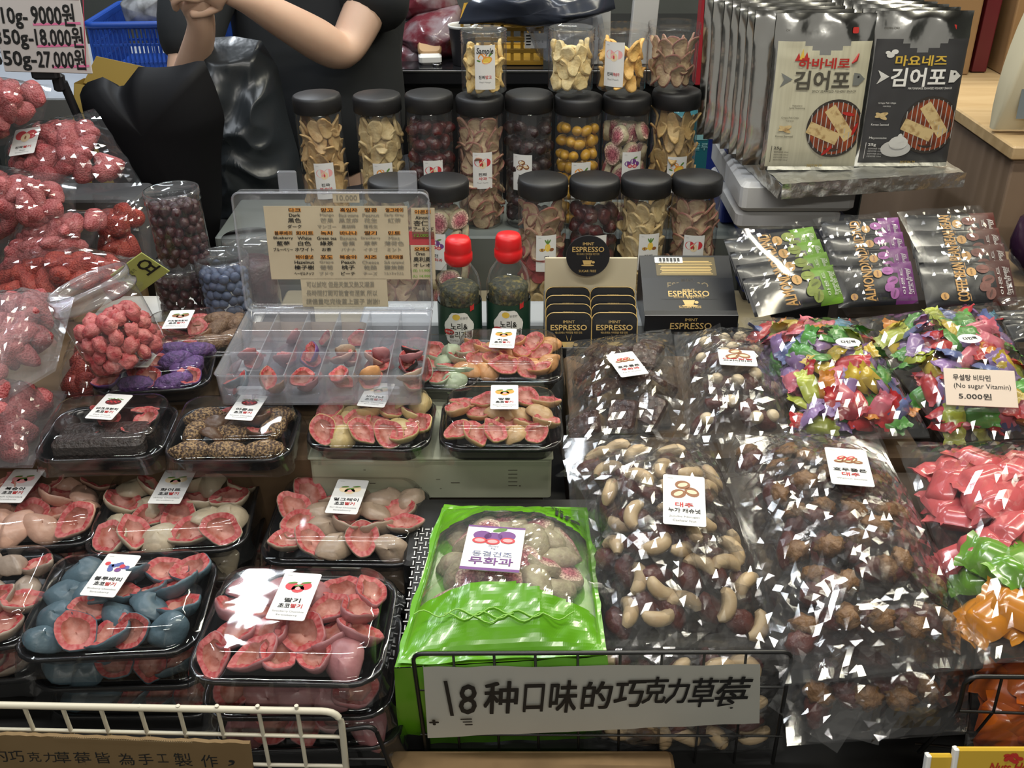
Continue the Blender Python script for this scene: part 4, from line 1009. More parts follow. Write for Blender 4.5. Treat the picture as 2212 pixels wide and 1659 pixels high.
# ---- large trays: top of each stack
def stack_at(px, py, zrim): return atz(px, py, zrim) - Vector((0, 0, .0255))
p = stack_at(643, 1352, .914)
TOPS = {}
tray('L', p, -1.5, 'strawberry', 'tray with the pink strawberry sticker', 'large black tray of pink chocolate strawberries, nearest the white wire rack', ('딸기', S2, 'Strawberry Chocolate/Strawberry', 'strawberry'), -.004, .016, seed=2, coatlabel='strawberry half in pink chocolate', srot=-4)
for k, nm in ((1, 'second'), (2, 'third')):
    tray('L', p + Vector((.004 * k, .004 * k, -.051 * k)), -1.5 + 2 * k, 'strawberry', '%s tray of the pink stack' % nm, 'black tray %s from the top in the pink chocolate strawberry stack' % nm, seed=20 + k, coatlabel='strawberry half in pink chocolate', front_only=True)
pb = p
p = stack_at(262, 1308, .872)
tray('L', p, 4, 'blueberry', 'tray with the blueberry sticker', 'large black tray of blue grey chocolate strawberries with a blueberry sticker', ('블루베리', S2, 'Blueberry Chocolate/Strawberry', 'berries'), -.012, .022, seed=3, coatlabel='strawberry half in blue grey chocolate', srot=-10)
for k, nm in ((1, 'second'), (2, 'third')):
    tray('L', p + Vector((.006 * k, .006 * k, -.051 * k)), 4 - 2 * k, 'blueberry', '%s tray of the blueberry stack' % nm, 'black tray %s from the top in the blue grey chocolate stack' % nm, seed=30 + k, coatlabel='strawberry half in blue grey chocolate', front_only=True) if k < 3 else None
p = stack_at(28, 1300, .872)
tray('L', p + Vector((-.055, .0, 0)), 6, 'earl', 'tray cut by the left edge of the picture', 'large black tray of strawberry halves cut off left of the blueberry tray', None, seed=4, coatlabel='pink strawberry half')
tray('L', p + Vector((-.055, .006, -.051)), 5, 'earl', 'black tray under the tray cut by the left edge', 'black tray under the cut off tray at the left edge', None, seed=41, coatlabel='pink strawberry half', front_only=True)
p = stack_at(752, 1130, .876)
tray('L', p, -1, 'grey', 'tray before the pale drawer box', 'large black tray of beige chocolate strawberries in front of the pale drawer box', ('얼그레이', S2, 'Earl Grey Chocolate/Strawberry', 'grey'), -.002, .02, seed=5, coatlabel='strawberry half in beige chocolate', srot=-4)
tray('L', p + Vector((.0, .004, -.051)), -2, 'grey', 'black tray under the beige chocolate tray', 'black tray under the beige chocolate strawberry tray', seed=51, coatlabel='strawberry half in beige chocolate', front_only=True)
p = stack_at(380, 1108, .880)
tray('L', p, 5, 'white', 'tray with the white chocolate sticker', 'large black tray of white chocolate strawberries behind the blueberry tray', ('화이트', S2, 'White Chocolate/Strawberry', 'white'), -.004, .02, seed=6, coatlabel='strawberry half in white chocolate', srot=-6)
tray('L', p + Vector((.0, .004, -.051)), 4, 'white', 'black tray under the white chocolate tray', 'black tray under the white chocolate strawberry tray', seed=61, coatlabel='strawberry half in white chocolate', front_only=True)
p = stack_at(70, 1100, .882)
tray('L', p, 7, 'peach', 'tray with the peach sticker at the left edge', 'large black tray of peach chocolate strawberries at the left edge', ('복숭아', S2, 'Peach Chocolate/Strawberry', 'peachstraw'), -.016, .016, seed=7, coatlabel='strawberry half in peach chocolate', srot=-8)
tray('L', p + Vector((.0, .004, -.051)), 6, 'peach', 'black tray under the peach tray', 'black tray under the peach chocolate strawberry tray', seed=71, coatlabel='strawberry half in peach chocolate', front_only=True)
p = stack_at(545, 1165, .835)
tray('L', p + Vector((.0, .0, -.054)), 40, 'grey', 'half hidden tray between the white and beige trays', 'black tray lying deep between the white and beige chocolate trays', seed=8, coatlabel='strawberry half in beige chocolate')
for px, py, n_, base in ((262, 1308, 1, .872), (752, 1130, 1, .876)): pass
# ---- small trays on the boxes
ZS = .9315
def small(px, py, rz, kind, flavour, lead, spec, sx, sy, seed, z=ZS, **k):
    q = atz(px, py, z + .0255) - Vector((0, 0, .0255)); return tray('S', q, rz, kind, flavour, lead, spec, sx, sy, seed=seed, **k)
small(806, 912, -2, 'banana', 'tray with the banana sticker', 'small black tray of yellowish chocolate strawberries below the clear organizer', ('바나나', S2, 'Banana Chocolate/Strawberry', 'banana'), .002, .026, 9, coatlabel='strawberry half in yellowish chocolate', srot=-6)
small(1083, 912, 0, 'peanut', 'tray with the peanut sticker', 'small black tray of tan chocolate strawberries left of the walnut fig pouch', ('땅콩', S2, 'Peanut Chocolate/Strawberry', 'peanut'), .004, .02, 10, coatlabel='strawberry half in tan chocolate')
small(1098, 778, -1, 'cheese', 'tray with the cheese sticker', 'small black tray of orange chocolate strawberries in front of the seasoning bottles', ('치즈', S2, 'Cheese Chocolate/Strawberry', 'cheese'), -.008, .018, 11, coatlabel='strawberry half in orange chocolate', srot=-3)
small(920, 790, -4, 'mint', 'mint tray beside the organizer', 'small black tray of pale green chocolate strawberries half under the organizer', None, 0, 0, 12, coatlabel='strawberry half in pale green chocolate')
tray('S', atz(606, 806, ZS + .0255) - Vector((0, 0, .0255)), 2, 'strawberry', 'tray under the front of the organizer', 'small black tray of pink strawberries mostly under the organizer', (None, None, None, 'strawberry'), -.03, -.01, seed=13, coatlabel='strawberry half in pink chocolate')
def lumps(name, mt, M, pts, label, grp, cat, seed, sc=(.026, .014, .013), n=4, f=2.5):
    ms = [blob(seed + k, sc[0], sc[1], sc[2], .25, 90, [mt], name, 18, 12) for k in range(n)]
    for k, (x, y, z, rz) in enumerate(pts): item(name, ms[k % n], M @ TR(x, y, z, rz, 0, 0), label, cat, grp)
t, M = small(236, 932, 3, 'dark', 'tray with the dark crunch sticker', 'small black tray of dark chocolate blocks with a dark berry sticker', ('다크크런치', S2, 'Dark Crunch/Chocolate Strawberry', 'dark'), .0, .018, 14, coatlabel='dark chocolate strawberry half', filler=lambda i, j: j == 0 or (i + j) % 2, srot=-10)
bx = MB()
for k in range(1):
    o = MB().box((0, 0, 0), (.112, .030, .028), 0, r=.006).build('chocolate_block', BLOCKM); o.matrix_basis = M @ TR(0, -.038, .028); tag(o, 'long crunchy dark chocolate block at the front of the dark crunch tray', 'chocolate')
    o = MB().box((0, 0, 0), (.116, .03, .02), 0, r=.006).build('chocolate_block', BLOCKM); o.matrix_basis = M @ TR(0, -.003, .026); tag(o, 'long crunchy dark chocolate block across the middle of the dark crunch tray', 'chocolate')
t, M = small(508, 934, 1, 'almond', 'tray with the almond sticker', 'small black tray of nut crumbed chocolate strawberries left of the banana tray', ('아몬드', '초코|딸기', 'Almond Chocolate/Strawberry', 'dark'), .014, .018, 15, coatlabel='dark chocolate strawberry half', filler=lambda i, j: j == 0 or i in (0, 4) or (i, j) in ((2, 1),), srot=-8)
lumps('nut_crumbed_strawberry', NUTM, M, [(-.046, -.040, .024, 8), (-.002, -.041, .024, -5), (.044, -.04, .024, 6), (-.048, -.006, .03, 80), (-.044, .03, .03, 20), (.048, .0, .03, 70), (.046, .034, .028, 10), (.0, -.008, .028, 0)], 'strawberry rolled in chopped almonds in the tray left of the banana tray', 'almond rolled strawberries', 'strawberry', 300)
t, M = tray('S', atz(345, 830, ZS + .01), 8, 'grape', 'tray with the grape crunch sticker', 'small black tray of purple crumbed strawberries beneath the tilted open jar', ('포도크런치', S2, 'Grape Crunch/Chocolate Strawberry', 'grape'), -.012, -.012, seed=16, coatlabel='purple chocolate strawberry half', filler=lambda i, j: (i + j) % 2, srot=-10)
lumps('grape_crumbed_strawberry', GRAPEC, M, [(.025, .012, .03, 30), (.05, -.01, .03, 70), (.02, .042, .03, 0), (-.05, .03, .03, 60), (.052, .036, .03, 10), (-.02, -.045, .026, 0), (.03, -.044, .026, 20)], 'strawberry rolled in purple crumbs in the tray under the tilted jar', 'grape rolled strawberries', 'strawberry', 320)
t, M = tray('S', atz(432, 762, ZS + .01), 10, 'caramel', 'tray with the caramel crunch sticker', 'small black tray of brown crumbed strawberries below the berry jars', ('카라멜크런치', S2, 'Caramel Crunch/Chocolate Strawberry', 'caramel'), -.024, .012, seed=17, coatlabel='brown chocolate strawberry half', filler=lambda i, j: i > 2 or j == 0, srot=-6)
lumps('caramel_crumbed_strawberry', CARAC, M, [(.03, .012, .032, 70), (.05, -.02, .03, 40), (.03, .045, .03, 0), (.056, .03, .03, 80), (-.01, -.042, .026, 5), (-.05, -.04, .026, -5), (.02, -.03, .03, 0)], 'strawberry rolled in brown crumbs in the tray below the berry jars', 'caramel rolled strawberries', 'strawberry', 340)

# ------------------------------------------------------------ clear organizer box of samples
hz = aty(750, 668, 1.33).z; fz = hz
A = aty(562, 662, 1.325); B = aty(936, 674, 1.325); zr = (A.z + B.z) / 2
Cc = atz(441, 796, zr); D = atz(905, 826, zr)
W2 = (B.x - A.x); Wf = D.x - Cc.x
Wd = (W2 + Wf) / 2; cx = (A.x + B.x + Cc.x + D.x) / 4; yb = 1.325; yf = (Cc.y + D.y) / 2; Dp = yb - yf; H0 = .046
org = thing('organizer_box', 'clear compartment organizer box with open lid holding strawberry samples', 'organizer', TR(cx, (yb + yf) / 2, zr - H0, 0, 0, 0))
m = MB()
m.loft([rrect(Wd - .008, Dp - .008, .006, 0), rrect(Wd - .004, Dp - .004, .007, .002), rrect(Wd, Dp, .008, H0 - .004), rrect(Wd + .004, Dp + .004, .009, H0), rrect(Wd - .002, Dp - .002, .007, H0), rrect(Wd - .007, Dp - .007, .006, .003)], 0, True, True)
m.build('base', FROST, org)
for i in range(1, 6): MB().box((-Wd / 2 + Wd * i / 6, 0 if i != 3 else 0, H0 / 2 + .002), (.0014, Dp - .006, H0 - .006), 0, r=.0004).build('divider', FROST, org)
for j in (1, 2): MB().box((0 if j == 2 else -Wd * .13, -Dp / 2 + Dp * j / 3 + .006, H0 / 2), (Wd - .006 if j == 2 else Wd * .72, .0014, H0 - .008), 0, r=.0004).build('divider', FROST, org)
for sx in (-1, 1):
    MB().box((sx * Wd * .33 + .0, -Dp / 2 - .004, H0 - .020), (.034, .006, .012), 0, r=.002).build('catch', FROST, org)
    MB().tube([(sx * Wd * .33 - .02, Dp / 2 + .001, H0), (sx * Wd * .33 + .02, Dp / 2 + .001, H0)], .003, 8).build('hinge', FROST, org)
# lid standing upright
LH = aty(750, 410, 1.34).z - zr
lidM = Matrix.Translation((0, Dp / 2 + .004, H0)) @ Matrix.Rotation(R(-2.5), 4, 'X')
m = MB(); RY = Euler((R(90), 0, 0)).to_matrix().to_4x4()
m.loft([rrect(Wd + .002, LH, .010, -.011, 4, 0, LH / 2), rrect(Wd + .002, LH, .010, .008, 4, 0, LH / 2), rrect(Wd - .004, LH - .006, .008, .010, 4, 0, LH / 2)], 0, False, True, M=Matrix.Rotation(R(-90), 4, 'X') @ Matrix.Scale(-1, 4, (0, 1, 0)))
lid = m.build('lid', FROSTLID, org, lidM)
rim = MB().tube([(p_[0], -.011, p_[1]) for p_ in rrect(Wd + .003, LH + .001, .010, 0, 4, 0, LH / 2)], .0016, 6, 0, True).build('lid_rim', FROST, lid)
for px in (623, 881):
    q = aty(px, 398, 1.34); MB().box((q.x - cx, 0, LH + .013), (.026, .004, .030), 0, r=.002).build('latch', FROST, lid)
def LP(px, py):
    q = aty(px, py, yb + .008); return q.x - cx, (q.z - zr) / math.cos(R(2.5))
CREAMP = mat('cream_note_paper', (.60, .52, .36), .6, (.56, .48, .33), 20)
ORG = mat('orange_marker', (.80, .35, .08), .6); GRNI = mat('green_ink', (.15, .40, .03), .6); LINK = mat('faint_pencil', (.26, .24, .19), .6)
def note(name, x0, y0, x1, y1, label, pm=None):
    ax, ay = LP(x0, y1); bx, by = LP(x1, y0)
    o = MB().box(((ax + bx) / 2, .0035, (ay + by) / 2), (bx - ax, .0006, by - ay), 0, r=.0002).build(name, pm or CREAMP, org, lidM)
    o['label'] = label; return o
n1 = note('flavour_sheet', 586, 448, 879, 604, 'cream paper sheet of handwritten flavour names')
n2 = note('almond_slip', 890, 452, 938, 519, 'small cream slip reading almond')
n3 = note('cookie_slip', 890, 531, 938, 604, 'small cream slip reading Oreo with two prices')
n3['label'] = 'small cream slip with two green prices'
n4 = note('price_slip', 718, 419, 774, 441, 'small price slip reading 10,000')
n5 = note('notice_slip', 655, 602, 835, 662, 'cream notice slip in Chinese handwriting')
n6 = note('red_tape', 884, 502, 938, 531, 'red tape strip', mat('red_tape_plastic', (.5, .06, .07), .4))
TX = Matrix.Translation((0, .0026, 0)) @ RY
def write(parent, rows, mats):
    m = MB()
    for body, x0, x1, y, hpx, mi in rows:
        ax, ay = LP(x0, y); bx, _ = LP(x1, y)
        if body is None: m.flat([(ax, ay - hpx / 2 / 1520), (bx, ay - hpx / 2 / 1520), (bx, ay + hpx / 2 / 1520), (ax, ay + hpx / 2 / 1520)], mi, z=0)
        else: m.text(body, (ax + bx) / 2, ay, bx - ax, hpx / 1520, mi, bold=.02 if mi in (0,) else .008, z=.0004, shear=.05)
    m.build('handwriting', mats, parent, TX)
rows = []
cells = [[None, ('다크', 'Dark', '黑色', 'ダーク', 0), ('망고', 'Mango', '芒果', 'マンゴー', 3), ('흑임자', 'Black sesame', '黑芝麻', '黒胡麻', 3), ('땅콩', 'Peanut', '花生', '落花生', 3), ('얼그레이', 'Early Grey', '紅茶', None, 3)],
         [('블루베리', 'Blueberry', '藍莓', 'ブルーベリー', 0), ('화이트', 'White', '白色', 'ホワイト', 0), ('녹차', 'Green tea', '綠茶', 'お茶', 0), ('바나나', 'Banana', '香蕉', 'バナナ', 3), ('딸기', 'Strawberry', '草莓', 'イチゴ', 3), ('민트', 'Mint', '薄荷色', 'ミント', 3)],
         [None, ('헤이즐넛', 'Hazelnut', '榛子樹', 'ヘーゼルナッツ', 0), ('포도', 'Grape', '葡萄', 'ブドウ', 3), ('복숭아', 'Peach', '桃子', 'ピーチ', 0), ('치즈', 'Cheese', '乾酪', 'チーズ', 3), ('솔트카라멜', 'Salt caramel', '鹽焦糖', 'ソルトキャラメル', 3)]]
xc = [611, 657, 705, 752, 800, 851]; yr = [456, 505, 556]
for r_ in range(3):
    for c_ in range(6):
        ce = cells[r_][c_]
        if not ce: continue
        x, y = xc[c_] - (22 if r_ == 0 and c_ == 1 else 0), yr[r_]
        hw = min(19, 5.5 * len(ce[0]) + 2)
        rows.append((None, x - hw, x + hw, y, 8, 1)); rows.append((ce[0], x - hw, x + hw, y, 8, 0))
        rows.append((ce[1], x - min(21, 3 * len(ce[1])), x + min(21, 3 * len(ce[1])), y + 11, 7, ce[4]))
        rows.append((ce[2], x - 7 * len(ce[2]), x + 7 * len(ce[2]), y + 22, 10, ce[4]))
        if ce[3]: rows.append((ce[3], x - min(21, 5 * len(ce[3])), x + min(21, 5 * len(ce[3])), y + 35, 8, ce[4]))
write(n1, rows, [INK, ORG, GRNI, LINK])
write(n2, [(None, 895, 930, 460, 8, 1), ('아몬드', 895, 930, 460, 8, 0), ('Almond', 897, 927, 472, 8, 0), ('杏仁', 893, 924, 484, 12, 0), ('アーモンド', 893, 936, 497, 9, 0), ('12.000', 895, 925, 510, 7, 2)], [INK, ORG, GRNI, LINK])
write(n3, [(None, 895, 930, 539, 8, 1), ('오레오', 895, 930, 539, 8, 0), ('Oreo', 898, 918, 549, 8, 0), ('奥利奥', 893, 930, 561, 11, 0), ('オレオ', 893, 930, 573, 8, 0), ('(S) 11.000', 892, 930, 585, 7, 2), ('(L) 14.000', 892, 930, 597, 7, 2)], [INK, ORG, GRNI, LINK])
write(n4, [('10.000', 726, 770, 430, 11, 3)], [INK, ORG, GRNI, LINK])
write(n5, [('可以試吃 但是天氣又熱又潮濕', 662, 808, 614, 13, 3), ('長時間打開可能會有溼氣 所以', 662, 815, 632, 13, 3), ('請儘量吃完後蓋上蓋子 謝謝!', 662, 820, 650, 13, 3)], [INK, ORG, GRNI, LINK])
# tasting pieces lying in the compartments
g = random.Random(44)
OM = Matrix.Translation((cx, (yb + yf) / 2, zr - H0))
pc = [(0, 0, 'blueberry'), (0, 1, 'strawberry'), (1, 0, 'caramel'), (1, 1, 'strawberry'), (1, 2, 'strawberry'), (2, 0, 'strawberry'), (2, 1, 'grape'), (2, 2, 'white'), (3, 0, 'strawberry'), (3, 1, 'grey'), (3, 1, 'peach'), (4, 0, 'cheese'), (4, 1, 'strawberry'), (4, 1, 'peach'), (5, 0, 'grey'), (5, 1, 'dark'), (5, 1, 'strawberry'), (3, 2, 'dark')]
colname = dict(blueberry='blue', strawberry='pink', caramel='brown', grape='purple', white='white', grey='beige', peach='peach', cheese='orange', dark='dark')
seen = {}
for i, j, kd in pc:
    for rep in range(2 if j < 2 else 1):
        x = -Wd / 2 + Wd * (i + .5) / 6 + g.uniform(-.007, .007); y = -Dp / 2 + Dp * (j + .5) / 3 + g.uniform(-.012, .012)
        lab = 'tasting piece of strawberry in %s chocolate lying in the organizer' % colname[kd]
        item('tasting_piece', halves(kd)[g.randrange(4)], OM @ TR(x, y, .016 + .011 * rep, g.uniform(0, 360), g.uniform(-50, 50), g.uniform(-40, 40), .72), lab, 'strawberry', '%s tasting pieces' % colname[kd])
# ------------------------------------------------------------ soft bags lying on the boxes
class Patch:
    """a four cornered bag: front left, front right, back right, back left; filled out by t along its normal"""
    def __init__(s, fl, fr, br, bl, t, seed=1, up=None):
        s.c = [Vector(v) for v in (fl, fr, br, bl)]; s.t = t; s.seed = seed
        n = ((s.c[1] - s.c[0]).cross(s.c[3] - s.c[0]) + (s.c[3] - s.c[2]).cross(s.c[1] - s.c[2])).normalized()
        s.n = n if n.z > 0 or n.y < 0 else -n
        if up is not None: s.n = Vector(up).normalized()
        s.x = (s.c[1] - s.c[0] + s.c[2] - s.c[3]); s.w = s.x.length / 2; s.x.normalize()
        s.y = s.n.cross(s.x).normalized(); s.l = ((s.c[3] - s.c[0]) + (s.c[2] - s.c[1])).length / 2
        s.o = sum(s.c, Vector()) / 4
    def flat(s, u, v):
        a = s.c[0].lerp(s.c[1], u); b = s.c[3].lerp(s.c[2], u); return a.lerp(b, v)
    def prof(s, u, v):
        a = max(0, min(u, 1 - u) - .03) * 2.13; b = max(0, min(v, 1 - v) - .03) * 2.13
        return (min(1, a * 1.6) ** .6) * (min(1, b * 1.6) ** .6)
    def P(s, u, v, k=1.0): return s.flat(u, v) + s.n * (s.t * s.prof(u, v) * k)
    def frame(s, u, v, lift=0.0, rz=0.0, k=1.0):
        e = .02; p = s.P(u, v, k)
        tx = (s.P(min(1, u + e), v, k) - s.P(max(0, u - e), v, k)).normalized(); ty = (s.P(u, min(1, v + e), k) - s.P(u, max(0, v - e), k)).normalized()
        n = tx.cross(ty).normalized()
        if n.dot(s.n) < 0: n = -n
        ty = n.cross(tx)
        M = Matrix((tx, ty, n)).transposed().to_4x4(); M.translation = p + n * lift
        return M @ Matrix.Rotation(R(rz), 4, 'Z')
    def sheets(s, mb, nx=34, ny=34, wr=.004, wf=22, mat=0, matfn=None, under=True, fold=.006, facet=False):
        sd = s.seed
        def top(u, v):
            p = s.flat(u, v); pr = s.prof(u, v); q = (u * s.w, v * s.l)
            w = ridge(q[0], q[1], 0, wf, sd) * .55 + nz(q[0] * 1.0, q[1] * 1.0, 3, 75, sd + 2) * .62
            e = min(u, 1 - u, v, 1 - v)
            rag = nz(q[0], q[1], 7, 30, sd) * fold
            return p + s.n * (s.t * pr + wr * w * (.35 + .65 * min(1, e * 8)) + .002) + (s.x * rag + s.y * rag * .7) * (1 if e < .02 else .15)
        mb.grid(top, nx, ny, mat, matfn=matfn, smooth=facet)
        if under: mb.grid(lambda u, v: s.flat(1 - u, v) - s.n * (s.t * .10 * s.prof(u, v) + .001), 12, 12, mat)
        return mb
def Z(px, py, z): return atz(px, py, z)
def Y(px, py, y): return aty(px, py, y)
def clear_bag(name, label, cat, patch, fm=None, wr=.004, wf=20, group=None, n=26):
    t = thing(name, label, cat, Matrix.Translation(patch.o), group)
    m = MB(); patch.sheets(m, n, n, wr, wf, facet=False); m.v = [tuple(Vector(v) - patch.o) for v in m.v]
    m.build('film', fm or BAGFILM, t)
    return t
def on_patch(t, patch, u, v, lift=.004, rz=0): return Matrix.Translation(-patch.o) @ patch.frame(u, v, lift, rz)
def scatter(patch, name, meshes, nu, nv, label, cat, group, size, seed, sink=.5, k=1.0, jit=.3, tilt=25, u0=.08, u1=.92, v0=.08, v1=.92, pick=None, flatten=True, labels=None, scale=(.9, 1.1)):
    g = random.Random(seed); out = []
    for j in range(nv):
        for i in range(nu):
            u = u0 + (u1 - u0) * ((i + .5 + (.25 if j % 2 else -.25)) / nu + g.uniform(-jit, jit) / nu); v = v0 + (v1 - v0) * ((j + .5) / nv + g.uniform(-jit, jit) / nv)
            u, v = min(.95, max(.05, u)), min(.95, max(.05, v))
            M = patch.frame(u, v, -size * sink - .002, 0, k)
            rot = Euler((R(g.uniform(-tilt, tilt)), R(g.uniform(-tilt, tilt)), g.uniform(0, 6.28))).to_matrix().to_4x4() if flatten else rand_rot(g)
            c = pick(u, v, g) if pick else g.randrange(len(meshes))
            lb, gr = (labels[c] if labels else (label, group))
            me = meshes[c]; me = me[g.randrange(len(me))] if isinstance(me, list) else me
            out.append(item(name if not isinstance(name, list) else name[c], me, M @ rot @ Matrix.Scale(g.uniform(*scale), 4), lb, cat, gr))
    return out

# ---- strawberries, whole and freeze dried
def strawmat(name, pit, dust):
    m = mat(name, pit, .6); nt = m.node_tree; b = nt.nodes['Principled BSDF']; b.inputs['Specular IOR Level'].default_value = .3
    tc = nt.nodes.new('ShaderNodeTexCoord'); v = nt.nodes.new('ShaderNodeTexVoronoi'); v.inputs['Scale'].default_value = 420
    n = nt.nodes.new('ShaderNodeTexNoise'); n.inputs['Scale'].default_value = 45
    nt.links.new(tc.outputs['Object'], v.inputs['Vector']); nt.links.new(tc.outputs['Object'], n.inputs['Vector'])
    ad = nt.nodes.new('ShaderNodeMath'); ad.operation = 'MULTIPLY_ADD'; ad.inputs[1].default_value = .55
    nt.links.new(v.outputs['Distance'], ad.inputs[0]); nt.links.new(n.outputs['Fac'], ad.inputs[2])
    r = nt.nodes.new('ShaderNodeValToRGB'); e = r.color_ramp.elements; e[0].position = .5; e[0].color = (*pit, 1); e[1].position = 1.0; e[1].color = (*dust, 1)
    nt.links.new(ad.outputs[0], r.inputs[0]); nt.links.new(r.outputs[0], b.inputs['Base Color'])
    bp = nt.nodes.new('ShaderNodeBump'); bp.inputs['Strength'].default_value = 1; bp.inputs['Distance'].default_value = .0012
    nt.links.new(v.outputs['Distance'], bp.inputs['Height']); nt.links.new(bp.outputs[0], b.inputs['Normal'])
    return m
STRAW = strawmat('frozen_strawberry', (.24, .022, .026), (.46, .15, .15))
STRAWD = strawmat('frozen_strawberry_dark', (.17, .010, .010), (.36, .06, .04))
def strawb(seed, mt):
    m = MB(); rings = []; n = 16; g = random.Random(seed); sq = g.uniform(.85, 1.1)
    for j, (r, z) in enumerate(((.002, -.024), (.0075, -.020), (.012, -.011), (.0155, 0), (.0175, .009), (.0160, .0155), (.010, .0185), (.001, .0175))):
        rings.append([(r * math.cos(2 * math.pi * i / n) * (1 + .22 * nz(i, j, 0, .5, seed)) * sq, r * math.sin(2 * math.pi * i / n) * (1 + .22 * nz(i, j, 3, .5, seed)) * .85, z) for i in range(n)])
    m.loft(rings, 0); return m.mesh('strawberry', [mt])
SB = [strawb(k, STRAW) for k in range(4)]; SBD = [strawb(9 + k, STRAWD) for k in range(4)]
def straw_bag(label, cname, fl, fr, br, bl, t, nu, nv, seed, fm=None, dark=False, spec=None, su=.4, sv=.5, srz=0, scale=(1.0, 1.22), wr=.010):
    p = Patch(fl, fr, br, bl, t, seed)
    tb = clear_bag('strawberry_bag', label, 'bag', p, fm or BAGFILM, wr, 22, 'clear bags of strawberries')
    if spec: sticker(tb, on_patch(tb, p, su, sv, .007, srz), .045, .055, *spec)
    scatter(p, 'strawberry', SBD if dark else SB, nu, nv, 'strawberry in ' + cname, 'strawberry', 'strawberries in ' + cname, .034, seed, .55, 1, .25, 25, flatten=False, scale=scale)
    return tb
straw_bag('clear bag of pink strawberries at the left edge under the price sign', 'the bag under the price sign', Y(-40, 320, 1.62), Y(80, 305, 1.62), Y(112, 185, 1.70), Y(-40, 170, 1.70), .06, 3, 4, 1, wr=.012)
straw_bag('clear bag of strawberries with a white sticker near the black carrier bag', 'the bag with the white sticker', Y(0, 450, 1.60), Y(310, 400, 1.60), Y(205, 235, 1.74), Y(20, 300, 1.74), .05, 6, 5, 2, spec=(None, '진짜|딸기', 'Real/Strawberry', 'apple'), su=.36, sv=.50, srz=-6, wr=.008)
straw_bag('clear bag of large pink strawberries at the left edge, middle of the pile', 'the bag at the left edge of the pile', Y(-40, 545, 1.50), Y(160, 520, 1.50), Y(165, 385, 1.58), Y(-40, 350, 1.58), .06, 4, 4, 3)
straw_bag('clear bag of dusty pink strawberries in the centre of the pile', 'the centre bag of the pile', Y(-40, 650, 1.46), Y(165, 585, 1.48), Y(240, 450, 1.56), Y(60, 470, 1.56), .05, 6, 4, 4)
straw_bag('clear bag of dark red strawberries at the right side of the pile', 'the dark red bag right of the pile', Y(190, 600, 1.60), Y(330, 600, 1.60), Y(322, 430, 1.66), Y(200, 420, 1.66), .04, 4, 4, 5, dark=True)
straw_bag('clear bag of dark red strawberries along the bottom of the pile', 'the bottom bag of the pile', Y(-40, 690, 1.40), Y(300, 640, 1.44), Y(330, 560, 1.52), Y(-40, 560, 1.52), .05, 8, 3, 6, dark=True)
straw_bag('clear zip bag of strawberries at the left edge beside the open jar', 'the zip bag beside the open jar', Z(-60, 905, 1.0), Z(120, 800, 1.0), Z(160, 640, 1.05), Z(-60, 640, 1.05), .05, 4, 5, 7, fm=film('zip_bag_film', (.93, .93, .94), 1.6, .12, .08, bump=.4, bscale=9), spec=(None, None, None, 'apple'), su=.12, sv=.45, srz=35)
straw_bag('clear bag of dusky strawberries left of the dark crunch tray', 'the bag left of the dark crunch tray', Z(-50, 1010, .945), Z(70, 1010, .945), Z(145, 850, .965), Z(-50, 830, .965), .045, 4, 4, 8, fm=film('smoky_film', (.75, .72, .72), 1.3, .06, .08, bump=.4, bscale=9))
straw_bag('clear bag of dark strawberries lying under the tilted open jar', 'the bag under the open jar', Z(120, 860, .94), Z(225, 850, .94), Z(250, 740, .95), Z(150, 740, .95), .03, 3, 3, 9, dark=True, scale=(.9, 1.1))
p = Y(303, 590, 1.46)
o = MB().box((0, 0, 0), (.065, .002, .06), 0, r=.001).build('price_card', mat('lime_card', (.50, .55, .16), .5)); o.matrix_basis = TV(p, 4, 28, -34); tag(o, 'lime yellow price card tilted beside the lower berry jar', 'price card')
m = MB(); m.text('요', .018, .004, .026, .03, 0, bold=.02); m.text('냉동건조딸기', -.014, .012, .03, .007, 0); m.build('handwriting', INK, o, Matrix.Translation((0, -.0016, 0)) @ RY)

solid('grey_crate', (-.80, 1.735, .995), (.30, .10, .13), mat('grey_crate_plastic', (.08, .08, .085), .5), 'dark grey crate propping up the strawberry bags at the left edge', 'crate')
